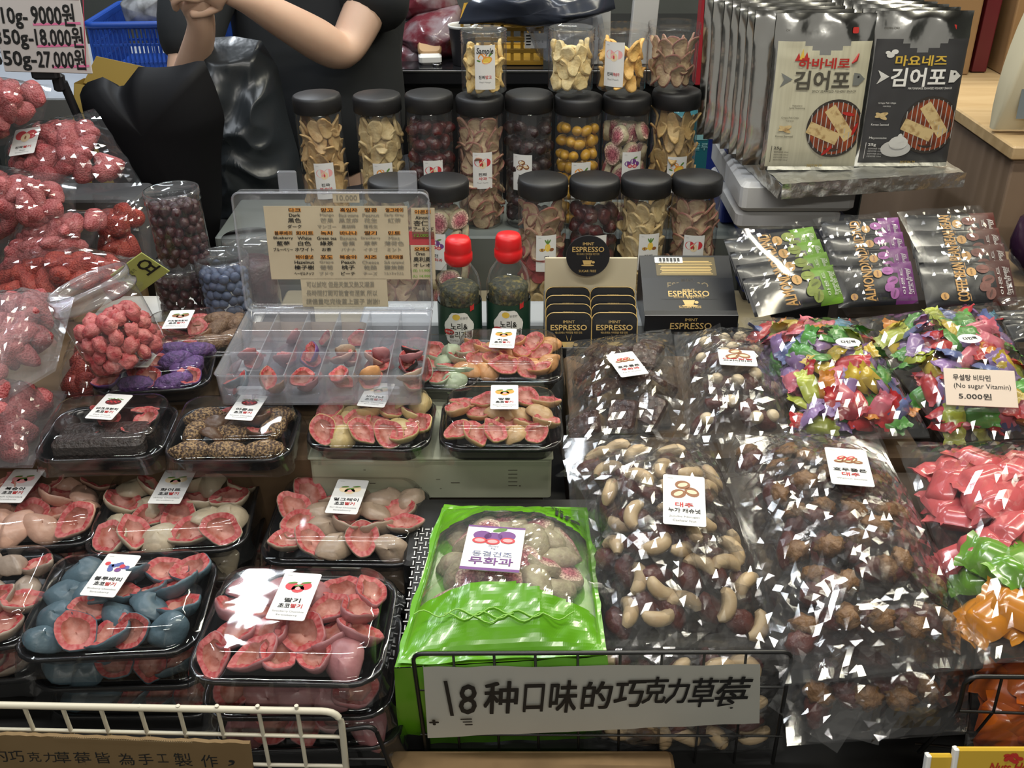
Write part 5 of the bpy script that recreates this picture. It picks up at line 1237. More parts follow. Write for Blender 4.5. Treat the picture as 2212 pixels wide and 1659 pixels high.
# ---- berry jars
BLUEB = mat('blueberry_skin', (.060, .085, .16), .6, (.10, .13, .21), 120); BLUED = mat('dark_blueberry', (.02, .028, .05), .55)
CRAN = fruitmat('dark_cranberry', (.06, .015, .02), (.03, .01, .012), .4)
CH['blue'] = [blob(400 + k, .0078, .0078, .0066, .06, 40, [BLUEB], 'blueberry', 12, 8) for k in range(3)]; SIZE['blue'] = (.0145, .0135)
CH['cran'] = [blob(410 + k, .008, .007, .009, .3, 60, [CRAN], 'cranberry', 12, 8) for k in range(3)]; SIZE['cran'] = (.0165, .0155)
def berry_jar(px, pb, ptop, y, kind, name, what, lead, zb=.9005, tilt=0, rr=.042):
    b = aty(px, pb, y); h = aty(px, ptop, y).z - zb
    M = TR(b.x, y, zb, 0, 0, tilt); t = thing('berry_jar', lead, 'jar', M, 'clear berry jars')
    MB().lathe([(rr - .003, 0), (rr, .003), (rr, h - .024), (rr - .002, h - .020)], 40, 0, True, False).build('body', CLEAR, t)
    MB().lathe([(rr - .001, h - .020), (rr + .002, h - .018), (rr + .0005, h - .013), (rr + .002, h - .009), (rr + .001, h), (rr - .002, h - .001), (rr - .003, h - .004), (0, h - .004)], 40, 0, False, False).build('lid', MATS['jar_lid_film'], t)
    jar_fill(M, rr - .009, .004, h - .02, kind, name, what, what, int(px), inner=False, cat='berry')
    g = random.Random(px)
    for k in range(16):
        a = k * 2.4; q = (rr - .012) * math.sqrt(k / 16); item(name, CH[kind][k % 3], M @ Matrix.Translation((q * math.cos(a), q * math.sin(a), h - .026 + g.uniform(-.003, .002))) @ rand_rot(g), what, 'berry', what)
    return t, h
SAVE = CH['black']
for nm in ('blue', 'cran'): pass
t, h = berry_jar(405, 690, 568, 1.545, 'cran', 'dried_berry', 'dark berry in the lower berry jar', 'clear jar of dark berries standing under another berry jar')
berry_jar(399, 545, 408, 1.545, 'cran', 'dark_dried_berry', 'dark berry in the upper berry jar', 'clear jar of dark berries stacked on top at the left', zb=.9005 + h + .0005, tilt=-2.5)
berry_jar(498, 690, 552, 1.53, 'blue', 'blueberry', 'blueberry in the clear jar left of the organizer', 'clear jar of blue blueberries left of the organizer')
b = aty(562, 560, 1.60)
t = thing('berry_jar', 'clear jar half hidden behind the organizer lid beside the blueberries', 'jar', TR(b.x - .015, 1.60, .9005), 'clear berry jars')
MB().lathe([(.039, 0), (.042, .003), (.042, .105), (.040, .11)], 40, 0, True, False).build('body', CLEAR, t); MB().lathe([(.042, .108), (.0445, .111), (.0445, .124), (.0435, .127), (0, .127)], 40, 0, False, False).build('lid', MATS['jar_lid_film'], t)
MB().lathe([(.036, .004), (.039, .02), (.038, .08), (.03, .085), (.0, .088)], 24).build('contents', CRAN, t)

# ---- the tilted open jar of strawberry pieces
axb, axt = Z(288, 800, .985), None
rr = .053
tilt = Matrix.Translation(Z(283, 775, 1.0)) @ Matrix.Rotation(R(-19), 4, 'Y') @ Matrix.Rotation(R(-2), 4, 'X')
hj = .118
t = thing('open_jar', 'open clear jar of strawberry pieces tilted left on the small trays', 'jar', tilt)
MB().lathe([(rr - .006, 0), (rr - .001, .004), (rr, .008), (rr, hj - .026), (rr - .001, hj - .022)], 44, 0, True, False).build('body', CLEAR, t)
MB().lathe([(rr - .001, hj - .026), (rr + .004, hj - .024), (rr + .0045, hj - .020), (rr, hj - .017), (rr, hj - .010), (rr + .002, hj - .008), (rr + .002, hj), (rr, hj + .001), (rr - .001, hj - .004)], 44, 0, False, False).build('rim', film('rim_film', (.9, .88, .92), 1.6, .18, .12), t)
PIECE = mat('strawberry_piece', (.44, .04, .05), .55, (.60, .20, .18), 60, bump=.8, bscale=180)
pcs = [blob(430 + k, .012, .010, .0095, .45, 70, [PIECE], 'piece', 14, 9) for k in range(4)]
g = random.Random(5)
for lay in range(4):
    for k in range(11 if lay < 3 else 14):
        a = 2 * math.pi * (k + .5 * (lay % 2)) / 11; q = rr - .013 if lay < 3 else (rr - .012) * math.sqrt((k + .5) / 14)
        if lay == 3: a = k * 2.4
        M = tilt @ Matrix.Translation((q * math.cos(a), q * math.sin(a), .011 + .0165 * lay)) @ rand_rot(g) @ Matrix.Scale(g.uniform(.85, 1.15), 4)
        item('strawberry_piece', pcs[k % 4], M, 'red strawberry piece in the tilted open jar', 'strawberry', 'strawberry pieces in the open jar')

# ------------------------------------------------------------ wrapped snacks
def pouchlet(seed, w, l, mt, h=.012):
    m = MB(); n = 8
    def top(sg):
        def f(u, v):
            e = max(0, 1 - abs(v - .5) * 2.35); s_ = max(0, 1 - (2 * u - 1) ** 2)
            return ((u - .5) * w * (1 + .05 * nz(u, v, 0, 3, seed)), (v - .5) * l, sg * (h * e ** .6 * s_ ** .6) + .0016 * ridge(u * w, v * l, sg, 60, seed))
        return f
    m.grid(top(1), n, n, smooth=False); m.grid(top(-1), n, n, smooth=False)
    return m.mesh('pouch', [mt])
PCH = [pouchlet(k, .062, .078, CRINKLE) for k in range(3)]
JUJ = mat('jujube_skin', (.085, .018, .015), .35, (.14, .04, .03), 60, bump=.6, bscale=110); CASH = mat('cashew_cream', (.54, .42, .26), .45, (.46, .33, .19), 40)
WALN = mat('walnut_brown', (.24, .13, .055), .5, (.14, .065, .025), 70, bump=.9, bscale=120); MACA = mat('macadamia_cream', (.68, .56, .38), .4)
GLAZE = mat('sticky_dark_glaze', (.030, .012, .010), .12, (.07, .03, .02), 90, bump=.9, bscale=130, coat=.6); FIGBAR = mat('walnut_bar', (.24, .16, .07), .5, (.10, .06, .03), 60, bump=.8, bscale=90)
jj = [blob(500 + k, .020, .013, .012, .3, 60, [JUJ], 'jujube', 16, 10) for k in range(3)]
def crescent(seed, mt):
    path = [(.016 * math.cos(a), .013 * math.sin(a), .002 * math.sin(2 * a)) for a in [R(20 + 150 * k / 8) for k in range(9)]]
    return MB().tube(path, [.004, .0065, .008, .0085, .0085, .0085, .008, .0065, .004], 10).mesh('cashew', [mt])
cw_ = [crescent(0, CASH)]; ww = [blob(520 + k, .015, .012, .010, .6, 110, [WALN], 'walnut', 18, 12) for k in range(3)]; mm = [blob(530, .0095, .0095, .0085, .05, 30, [MACA], 'macadamia', 14, 9)]
def bar():
    m = MB(); m.loft([rrect(.042, .036, .005, -.015), rrect(.046, .039, .006, -.011), rrect(.046, .039, .006, .006)], 0, True, False); m.loft([rrect(.046, .039, .006, .006), rrect(.047, .040, .007, .009), rrect(.041, .034, .006, .014)], 1, False, True); return m.mesh('bar', [FIGBAR, GLAZE])
barm = bar()
def snack(kind, M, label, group, g, pouch=True):
    t = thing('wrapped_' + kind, label, 'wrapped snack', M, group)
    if pouch: addpart('pouch', PCH[g.randrange(3)], t)
    if kind == 'walnut_fig_bar': addpart('bar', barm, t, TR(0, 0, 0, g.uniform(-25, 25)))
    else:
        addpart('jujube', jj[g.randrange(3)], t, TR(-.004, 0, -.003, g.uniform(0, 360)))
        if kind == 'jujube_cashew': addpart('cashew', cw_[0], t, TR(.004, g.uniform(-.008, .0), .006, g.uniform(0, 360), 10))
        elif kind == 'walnut_jujube': addpart('walnut', ww[g.randrange(3)], t, TR(.008, .004, .004, g.uniform(0, 360)))
        else: addpart('macadamia', mm[0], t, TR(.006, .004, .006))
    return t
def snack_fill(patch, kind, nu, nv, label, group, seed, k=1.0, tilt=22, sink=.016):
    g = random.Random(seed)
    for j in range(nv):
        for i in range(nu):
            u = .08 + .84 * ((i + .5 + (.2 if j % 2 else -.2)) / nu + g.uniform(-.2, .2) / nu); v = .07 + .86 * ((j + .5) / nv + g.uniform(-.2, .2) / nv)
            M = patch.frame(u, v, -sink, g.uniform(-70, 70), k) @ Euler((R(g.uniform(-tilt, tilt)), R(g.uniform(-tilt, tilt)), 0)).to_matrix().to_4x4()
            snack(kind, M, label, group, g)
B = Patch(Z(1232, 950, .945), Z(1492, 930, .945), Z(1448, 712, .955), Z(1222, 742, .955), .03, 31)
t = clear_bag('snack_bag', 'clear pouch of dark glazed walnut fig bars right of the tan strawberry tray', 'bag', B, BAGFILM, .004, 18)
sticker(t, on_patch(t, B, .50, .44, .008, 4), .040, .062, '호두품은', '무화과', 'Fig & Walnut', 'walnut')
snack_fill(B, 'walnut_fig_bar', 3, 4, 'glazed walnut fig bar wrapped in clear film in the pouch', 'walnut fig bars in the clear pouch', 31, sink=.022)
solid('pouch_support', B.o - Vector((0, 0, .03)), (.12, .14, .006), DARKCARD, 'flat dark card under the walnut fig pouch', 'card')
B = Patch(Z(1490, 955, .95), Z(1735, 955, .95), Z(1650, 712, .96), Z(1455, 722, .96), .04, 32)
t = clear_bag('snack_bag', 'clear bag of jujube macadamia pieces between the fig bars and the wrapped candy', 'bag', B, BAGFILM, .008, 16)
sticker(t, on_patch(t, B, .50, .44, .009, -8), .050, .042, '대추찹쌀', '마카다미아', 'Jujube Macadamia', 'nut', redfirst=True)
snack_fill(B, 'jujube_macadamia', 4, 4, 'jujube with macadamia wrapped in clear film left of the candy', 'jujube macadamia pieces', 32)
B = Patch(Y(1275, 1425, .775), Y(1735, 1425, .775), Z(1535, 945, .965), Z(1215, 945, .965), .055, 33)
t = clear_bag('snack_bag', 'large clear bag of jujube cashew pieces behind the handwritten sign', 'bag', B, BAGFILM, .010, 13, n=32)
sticker(t, on_patch(t, B, .575, .50, .013, -6), .046, .070, '대추', '누가 캐슈넛', 'Jujube Nougat/Cashew Nut', 'nut', redfirst=True)
snack_fill(B, 'jujube_cashew', 5, 7, 'jujube and cashew wrapped in clear film behind the sign', 'jujube cashew pieces in the large bag', 33)
B2 = Patch(Z(1695, 1480, .925), Z(2150, 1440, .925), Z(1895, 940, .955), Z(1545, 940, .955), .055, 34)
t = clear_bag('snack_bag', 'large clear bag of walnut jujube pieces left of the pink jelly bag', 'bag', B2, BAGFILM, .011, 13, n=32)
sticker(t, on_patch(t, B2, .56, .61, .013, -10), .046, .066, '호두품은', '대추', 'Walnut Jujube', 'walnut')
snack_fill(B2, 'walnut_jujube', 5, 7, 'walnut stuffed jujube wrapped in clear film in the upper bag', 'walnut jujube pieces in the upper bag', 34)
B3 = Patch(Y(1700, 1610, .70), Y(2085, 1585, .70), Z(2110, 1300, .88), Z(1680, 1330, .88), .04, 35)
t = clear_bag('snack_bag', 'clear bag of walnut jujube pieces hanging at the front between the black racks', 'bag', B3, BAGFILM, .011, 14)
snack_fill(B3, 'walnut_jujube', 4, 3, 'walnut stuffed jujube wrapped in clear film in the hanging bag', 'walnut jujube pieces in the lower bag', 35)
B4 = Patch(Y(1260, 1625, .77), Y(1690, 1620, .77), Z(1700, 1380, .90), Z(1280, 1380, .90), .03, 36)
t = clear_bag('snack_bag', 'clear bag of jujube cashew pieces behind the black wire basket', 'bag', B4, BAGFILM, .010, 14)
snack_fill(B4, 'jujube_cashew', 5, 3, 'jujube and cashew wrapped in clear film behind the basket wires', 'jujube cashew pieces in the lower bag', 36)
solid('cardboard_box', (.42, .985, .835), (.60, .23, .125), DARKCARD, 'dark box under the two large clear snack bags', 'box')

# ------------------------------------------------------------ candies
CC = [('red', (.42, .035, .04)), ('pink', (.58, .15, .20)), ('green', (.09, .28, .06)), ('lime', (.38, .43, .06)), ('orange', (.56, .21, .03)), ('purple', (.27, .17, .36)), ('blue', (.11, .14, .30)), ('yellow', (.50, .36, .05)), ('sky', (.13, .32, .44)), ('maroon', (.20, .02, .03))]
def candy(seed, mt, w=.027, l=.054, h=.0065):
    m = MB(); nx, ny = 6, 14
    def f(sg):
        def q(u, v):
            a = abs(v - .5) * 2; e = 1 if a < .5 else max(.06, 1 - (a - .5) / .22) if a < .72 else .06
            s_ = max(0, 1 - (2 * u - 1) ** 2) ** .5
            ww_ = w * (1 if a < .5 else 1 - .18 * (1 - abs((a - .72) / .22)) if a < .94 else 1.0)
            zz = (.0012 * math.sin(u * 26 + seed)) if a > .7 else 0
            return ((u - .5) * ww_, (v - .5) * l + (.0012 * (1 if int(u * nx) % 2 else -1) if a > .97 else 0), sg * h * e * s_ + zz + .0015 * nz(u, v, sg, 3, seed))
        return q
    m.grid(f(1), nx, ny); m.grid(f(-1), nx, ny); return m.mesh('candy', [mt])
CM = []
for n_, c_ in CC: CM.append([candy(k, mat('wrapper_' + n_, c_, .28, tuple(v * .85 for v in c_), 30, coat=.2)) for k in range(2)])
def candy_bag(corner, seed, label, where, nu, nv):
    Bp = Patch(*corner, .04, seed)
    t = clear_bag('candy_bag', label, 'bag', Bp, BAGFILM, .007, 16, 'candy bags')
    for kk in (1.0, .35):
        scatter(Bp, 'wrapped_candy', CM, nu, nv, None, 'candy', None, .012, seed + int(kk * 10), .45, kk, .28, 38, pick=lambda u, v, g: g.choice((0, 0, 1, 1, 2, 2, 3, 4, 5, 5, 6, 7, 8 if v > .75 else 5, 9 if v < .2 else 2)), labels=[('%s wrapped candy in %s' % (n_, where), '%s candies in %s' % (n_, where)) for n_, c_ in CC], scale=(.85, 1.05))
    return t, Bp
t, Bp = candy_bag((Z(1735, 950, .955), Z(2010, 945, .955), Z(1870, 690, .985), Z(1600, 690, .985)), 41, 'clear bag of colourful wrapped candy below the green almond pouches', 'the candy bag below the green pouches', 8, 7)
def oval(t, Bp, u, v):
    o = MB().ell(0, 0, .017, .011, 0, n=24).build('oval_sticker', WHITE, t, on_patch(t, Bp, u, v, .009, 0)); o['label'] = 'white oval sticker'
    MB().text('다인팩', 0, 0, .019, .0065, 0, bold=.02).build('print', INK, o, Matrix.Translation((0, 0, .0005)))
oval(t, Bp, .58, .52)
t, Bp = candy_bag((Z(2045, 955, .955), Z(2310, 950, .955), Z(2150, 655, .99), Z(1850, 690, .99)), 42, 'clear bag of colourful wrapped candy with a handwritten price card', 'the candy bag with the price card', 8, 8)
oval(t, Bp, .48, .52)
cp = Bp.P(.60, .40)
o = MB().box((0, 0, 0), (.088, .0012, .050), 0, r=.0004).build('price_card', mat('pink_card', (.66, .56, .47), .5)); q = Y(2118, 838, Z(2118, 838, 1.012).y)
o.matrix_basis = TV(q, -5, -50); tag(o, 'pale pink card offering no sugar vitamin candy on the right candy bag', 'price card')
m = MB(); m.text('무설탕 비타민', -.010, .013, .046, .008, 0, bold=.01); m.text('(No sugar Vitamin)', .002, .001, .070, .0085, 0); m.text('5.000원', -.008, -.012, .040, .008, 0, bold=.01)
m.build('handwriting', INK, o, Matrix.Translation((0, -.0011, 0)) @ RY)
for k in range(3):
    MB().box((0, .0012 * (k + 1), -.002 * (k + 1)), (.09, .0006, .050), 0, r=.0002).build('card_sleeve', CLEAR, o)
# jelly bag at the right edge
JC = [('pink', (.66, .12, .13)), ('green', (.14, .34, .03)), ('orange', (.60, .22, .01))]
JM = [[candy(60 + k, mat('jelly_' + n_, c_, .2, tuple(v * .8 for v in c_), 25, coat=.4, sss=.2), .044, .072, .013) for k in range(2)] for n_, c_ in JC]
Bj = Patch(Z(2120, 1430, .93), Z(2440, 1430, .93), Z(2370, 955, .955), Z(1935, 960, .955), .055, 51)
t = clear_bag('jelly_bag', 'clear bag of pink, green and orange jelly packets at the right edge', 'bag', Bj, BAGFILM, .010, 13)
for kk in (1.0, .4):
    scatter(Bj, 'jelly_packet', JM, 5, 6, None, 'jelly', None, .02, 51 + int(kk * 10), .6, kk, .25, 18, pick=lambda u, v, g: 0 if v > .42 - .10 * u else (1 if v > .24 and u < .6 else 2), labels=[('%s jelly packet in the bag at the right edge' % n_, '%s jelly packets' % n_) for n_, c_ in JC])
Bj2 = Patch(Y(2080, 1640, .72), Y(2420, 1640, .72), Z(2420, 1390, .885), Z(2110, 1390, .885), .05, 52)
t = clear_bag('jelly_bag', 'clear bag of orange jelly packets behind the black rack at the right', 'bag', Bj2, BAGFILM, .010, 14)
JR = [candy(70 + k, mat('jelly_deep_orange', (.50, .12, .01), .25, (.42, .05, .02), 12, coat=.4), .044, .072, .013) for k in range(2)]
scatter(Bj2, 'orange_jelly_packet', JR, 4, 4, 'deep orange jelly packet behind the black rack at the right', 'jelly', 'deep orange jelly packets', .02, 53, .6, 1, .25, 18)
solid('cardboard_box', (.92, .94, .84), (.36, .30, .13), DARKCARD, 'dark box under the jelly bags at the right edge', 'box')

# ------------------------------------------------------------ almond snack pouches
PB = mat('charcoal_pouch', (.016, .017, .020), .3, coat=.2)
def almond_bundle(corners, word, colr, podc, seed, label, short):
    Bp = Patch(*corners, .02, seed); w, l = Bp.w, Bp.l
    F0 = Bp.frame(.5, .5, 0, 0, 0)
    t = clear_bag('pouch_bundle', label, 'bag', Patch(*[c + Bp.n * .028 for c in Bp.c], .016, seed), BAGFILM, .005, 15, 'clear bundles of snack pouches')
    cm = mat('strip_' + short, colr, .32, tuple(v * .7 for v in colr), 8); pm = mat('pod_' + short, podc, .5, tuple(v * .65 for v in podc), 60)
    ordn = ('topmost', 'second', 'third', 'lowest')
    for k in range(4):
        Lp = l * .46; yc = -l / 2 + Lp / 2 + l * .18 * k
        M = F0 @ TR(0, yc, .020 - .007 * k, 0, -3)
        pt = thing('snack_pouch', '%s black pouch with %s strip, %s of its bundle' % ('almond' if word == 'ALMOND' else 'coffee bean', short, ordn[k]), 'snack pouch', M, 'black snack pouches')
        m = MB(); n = 14
        def f(sg):
            def q(u, v):
                pr = (max(0, 1 - (2 * u - 1) ** 2) ** .5) * (max(0, 1 - (2 * v - 1) ** 4) ** .5)
                return ((u - .5) * w, (v - .5) * Lp, sg * .0075 * pr + .0012 * ridge(u * w, v * Lp, sg, 35, seed + k) * pr)
            return q
        m.grid(f(1), n, n, matfn=lambda u, v: 1 if u > .70 + .06 * math.sin(v * 3) else 0); m.grid(f(-1), 6, 6)
        m.build('pouch', [PB, cm], pt)
        p_ = MB()
        p_.text(word, -w * .10, 0, Lp * .84, w * .125, 0, bold=.02, rot=R(90))
        p_.flat([(w * -.022, -Lp * .42), (w * -.016, -Lp * .42), (w * -.016, Lp * .42), (w * -.022, Lp * .42)], 0)
        p_.ell(w * .03, Lp * .20, w * .055, w * .055, 0); p_.text('한입쏙', w * .03, Lp * .2, w * .07, w * .022, 3, z=.0004, rot=R(90))
        p_.ell(-w * .30, -Lp * .30, w * .045, w * .045, 0); p_.text('넛츠', -w * .30, -Lp * .3, w * .06, w * .025, 3, z=.0004, rot=R(90))
        for e_, (x, y) in enumerate(((.16, .26), (.20, .02), (.15, -.12), (.20, -.28))): p_.ell(w * x, Lp * y, w * .075, w * .055, 1, z=.0003 + .0002 * e_, rot=.4 * e_); p_.ell(w * x, Lp * y, w * .05, w * .012, 3 if e_ % 2 else 1, z=.0006 + .0002 * e_, rot=.4 * e_)
        for x, s_ in ((.33, '아몬드'), (.40, 'Premium Roasted'), (.44, '고소한 맛')):
            p_.text(s_, w * x, 0, Lp * .6, w * .04, 2, rot=R(90), z=.0003)
        for i, (x, y, z) in enumerate(p_.v):
            u, v = x / w + .5, y / Lp + .5; pr = (max(0, 1 - (2 * u - 1) ** 2) ** .5) * (max(0, 1 - (2 * v - 1) ** 4) ** .5)
            p_.v[i] = (x, y, z + .0075 * pr + .0019)
        p_.build('print', [mat('ochre_print', (.62, .34, .10), .4), pm, WHITE, mat('dark_print_' + short, tuple(v * .35 for v in podc), .5)], pt)
almond_bundle((Z(1625, 700, .965), Z(1838, 655, .965), Y(1735, 495, 1.53), Y(1560, 515, 1.53)), 'ALMOND', (.17, .36, .04), (.30, .38, .07), 61, 'clear bundle of almond pouches with green strips', 'green')
almond_bundle((Z(1832, 665, .968), Z(2010, 660, .968), Y(1905, 472, 1.55), Y(1745, 488, 1.55)), 'ALMOND', (.22, .05, .24), (.52, .16, .50), 62, 'clear bundle of almond pouches with purple strips', 'purple')
almond_bundle((Z(2025, 665, .97), Z(2235, 665, .97), Y(2100, 462, 1.56), Y(1925, 475, 1.56)), 'COFFEE BEAN', (.10, .03, .025), (.26, .10, .08), 63, 'clear bundle of coffee bean pouches with brown strips', 'brown')
almond_bundle((Z(2180, 760, .96), Z(2380, 760, .96), Z(2330, 670, .99), Z(2140, 670, .99)), 'ALMOND', (.06, .055, .03), (.3, .22, .1), 64, 'dark bundle of pouches cut off by the right edge', 'olive')
# ------------------------------------------------------------ foil covered board and the seaweed snack packs
FOIL = mat('crumpled_foil', (.75, .75, .71), .38, metal=1.0, bump=.6, bscale=70)
FOILP = mat('foil_pouch', (.62, .62, .60), .18, metal=1.0, bump=.25, bscale=25)
bz = 1.118
fl, fr, bl = Z(1690, 398, bz), Z(2085, 372, bz), Z(1522, 245, bz)
br = bl + (fr - fl)
pts = [fl, fr, br, bl]; cc = sum(pts, Vector()) / 4
t = thing('foil_board', 'board wrapped in crumpled aluminium foil carrying the seaweed snack packs', 'board', (cc.x, cc.y, bz))
m = MB(); m.poly([(p.x - cc.x, p.y - cc.y) for p in pts], -.022, -.003); m.build('board', mat('board_core', (.3, .3, .3), .5), t)
m = MB()
def ftop(u, v):
    a = fl.lerp(fr, u); b = bl.lerp(br, u); p = a.lerp(b, v) - Vector((cc.x, cc.y, bz))
    return p + Vector((0, 0, .003 * ridge(p.x, p.y, 0, 35, 4) - .002))
m.grid(ftop, 50, 40)
def edge(p0, p1, out):
    def f(u, v):
        p = p0.lerp(p1, u) - Vector((cc.x, cc.y, bz)); return p + out * (.003 + .003 * ridge(p.x, p.y, v * .05, 45, 5)) + Vector((0, 0, .002 - .026 * v))
    m.grid(f, 50, 6)
edge(fl, fr, Vector((0, -1, 0))); edge(bl, fl, Vector((-1, -.3, 0)))
m.build('foil', FOIL, t)
# boxes underneath
solid('foam_tray', (Z(1735, 420, 1.08).x, cc.y - .02, 1.066), (.20, .30, .052), mat('grey_white_foam', (.50, .50, .50), .5), 'grey white foam tray under the foil board', 'tray', r=.008)
solid('foam_tray', (Z(1735, 420, 1.08).x - .008, cc.y - .02, 1.020), (.185, .27, .036), mat('grey_white_foam', (.50, .50, .50), .5), 'second grey white foam tray below the one under the foil board', 'tray', r=.008)
solid('blue_box', (Z(1735, 420, 1.05).x, cc.y - .0, .935), (.19, .27, .130), mat('navy_box', (.012, .025, .12), .4), 'navy blue box at the bottom under the foam trays', 'box')
solid('blue_box', (Z(1580, 400, 1.0).x - .0, cc.y + .10, 1.025), (.07, .20, .14), mat('bright_blue_box', (.015, .03, .20), .4), 'blue box with printed side behind the rightmost front jar', 'box')
solid('box_support', (Z(1700, 420, 1.0).x, cc.y + .03, .81), (.20, .30, .115), DARKTOP, 'dark block under the blue boxes', 'box')
# snack packs
WOODP = mat('cream_plank_print', (.52, .50, .38), .35, (.46, .44, .33), 5, stretch=(40, 4, 1)); CHARP = mat('charcoal_print', (.045, .045, .048), .3)
PW, PH = .158, .25
def pk_depth(u, v):
    a = max(0, 1 - (2 * u - 1) ** 4) ** .6; b = max(0, min(1, v * 7, (1 - v) * 4.0)) ** .6
    return .009 * a * b
def pack_mesh(base, seed, edge=.02):
    m = MB()
    def f(sg):
        def q(u, v):
            tz = max(0, (v - .78) / .22); w = .0045 * ridge(u * PW, v * PH * .5, sg, 30, seed) * min(1, tz * 2) * (1 - max(0, tz - .8) * 4) + .0008 * ridge(u * PW, v * PH, sg, 28, seed + 1)
            return ((u - .5) * PW * (1 - .015 * math.sin(v * 3.1)), -sg * (pk_depth(u, v) + w + .0008), v * PH)
        return q
    m.grid(f(1), 26, 36, matfn=lambda u, v: 1 if (v > .80 + .04 * math.sin(u * 9) or v < .02 or u < edge or u > .985) else 0)
    m.grid(f(-1), 14, 18, 1); return m.mesh('pouch', [base, FOILP])
def pack_art(t, dark):
    m = MB(); T = RX_ = None
    K = [INK, mat('chilli_red', (.42, .025, .02), .4), mat('dark_olive_ink', (.07, .065, .05), .5), mat('yellow_ink', (.62, .42, .06), .5), WHITE, mat('grill_char', (.035, .028, .024), .5), mat('ember', (.30, .055, .015), .5, (.06, .02, .012), 45), mat('grill_bar', (.42, .41, .40), .4), mat('fish_chip', (.58, .44, .22), .6, (.35, .22, .09), 110, ramp=(.5, .68)), mat('grey_fish', (.16, .17, .16), .5), mat('cream_white', (.62, .62, .60), .4)]
    fg = 4 if dark else 2
    def X(u): return (u - .5) * PW
    def Yv(v): return v * PH
    # flame or cream dollop, top word, main word
    if dark:
        for x, y, r_ in ((.20, .735, .04), (.24, .755, .035), (.17, .75, .025)): m.ell(X(x), Yv(y), r_ * PW, r_ * PW * .7, 10, z=.0003)
    else:
        for k, (x, h_) in enumerate(((.25, .05), (.29, .075), (.33, .055))): m.flat([(X(x - .03), Yv(.715)), (X(x + .03), Yv(.715)), (X(x + .005), Yv(.715 + h_))], 3 if k % 2 else 1, z=.0003 + k * .0001)
        m.tube([(X(.80), Yv(.70), .001), (X(.84), Yv(.72), .001), (X(.86), Yv(.76), .001)], [.001, .003, .001], 6, 1)
    m.text('마요네즈' if dark else '하바네로', X(.52), Yv(.70), PW * .52, PH * .065, 3 if dark else 1, bold=.03, z=.0005)
    m.text('김어포', X(.52), Yv(.595), PW * .56, PH * .115, fg, bold=.03, z=.0005)
    fc = 10 if dark else 9
    m.flat([(X(.10), Yv(.64)), (X(.22), Yv(.60)), (X(.10), Yv(.55)), (X(.135), Yv(.597))], fc, z=.0003)
    m.flat([(X(.84), Yv(.64)), (X(.90), Yv(.635)), (X(.965), Yv(.60)), (X(.90), Yv(.56)), (X(.84), Yv(.56))], fc, z=.0003); m.ell(X(.89), Yv(.615), .0018, .0018, 0, z=.0006)
    m.text('MAYONNAISE SEAWEED FISHERY SNACK' if dark else 'SPICY SEAWEED FISHERY SNACK', X(.66), Yv(.525), PW * .46, PH * .014, fg if dark else 2, z=.0005)
    # grill
    gx, gy, gr = X(.72), Yv(.285), PW * .30
    def disc(r, mi, z, n=28):
        for k in range(4):
            r0, r1 = r * k / 4, r * (k + 1) / 4
            for i in range(n):
                a, b = 2 * math.pi * i / n, 2 * math.pi * (i + 1) / n
                q = [(gx + r0 * math.cos(a), gy + r0 * math.sin(a)), (gx + r1 * math.cos(a), gy + r1 * math.sin(a)), (gx + r1 * math.cos(b), gy + r1 * math.sin(b)), (gx + r0 * math.cos(b), gy + r0 * math.sin(b))]
                q = [(min(x, PW * .487), y) for x, y in q]
                m.flat(q, mi, z=z)
    disc(gr, 5, .0003); disc(gr * .90, 6, .0005)
    for k in range(-5, 6):
        x = gx + gr * .17 * k; hh = (gr * .92) * max(0.05, 1 - (k * .17) ** 2) ** .5
        if x > PW * .485: continue
        for s_ in range(6): y0 = gy - hh + 2 * hh * s_ / 6; m.flat([(x - .0007, y0), (x + .0007, y0), (x + .0007, y0 + hh / 3), (x - .0007, y0 + hh / 3)], 7, z=.0007)
    for (x, y, a, L) in ((.60, .255, -22, .30), (.76, .32, -52, .34)):
        c, s_ = math.cos(R(a)), math.sin(R(a)); hw = PW * .062; hl = PW * L * .58; px_, py_ = X(x), Yv(y)
        for q in range(6):
            l0, l1 = -hl + 2 * hl * q / 6, -hl + 2 * hl * (q + 1) / 6
            m.flat([(px_ + l0 * c + hw * s_, py_ + l0 * s_ - hw * c), (px_ + l1 * c + hw * s_, py_ + l1 * s_ - hw * c), (px_ + l1 * c - hw * s_, py_ + l1 * s_ + hw * c), (px_ + l0 * c - hw * s_, py_ + l0 * s_ + hw * c)], 8, z=.0009)
    if not dark:
        for x, y, r_ in ((.84, .38, -.2), (.93, .28, 1.2), (.66, .14, .8)): m.ell(X(x), Yv(y), PW * .07, PW * .018, 1, z=.0012, rot=r_)
    else:
        for x, y, a_, b_ in ((.40, .13, .16, .09), (.42, .17, .10, .07), (.43, .20, .03, .05)): m.ell(X(x), Yv(y), PW * a_, PW * b_, 10, z=.0012, n=18)
        m.text('Mayonnaise', X(.20), Yv(.20), PW * .18, PH * .018, fg, z=.0005)
    m.text('Crispy Fish Chips', X(.24), Yv(.43 if dark else .355), PW * .18, PH * .014, fg, z=.0005); m.text('어포튀김', X(.24), Yv(.41 if dark else .335), PW * .08, PH * .009, fg, z=.0005)
    if not dark: m.text('Habanero/Spicy Seasoning'.replace('/', '\n'), X(.30), Yv(.425), PW * .16, PH * .028, fg, z=.0005)
    m.text('Korean Seaweed', X(.20), Yv(.29 if dark else .235), PW * .18, PH * .014, fg, z=.0005)
    for k, r_ in enumerate((-.5, .3)): m.ell(X(.20), Yv((.345 if dark else .28) + .008 * k), PW * .07, PW * .022, 8, z=.0006 + k * .0002, rot=r_)
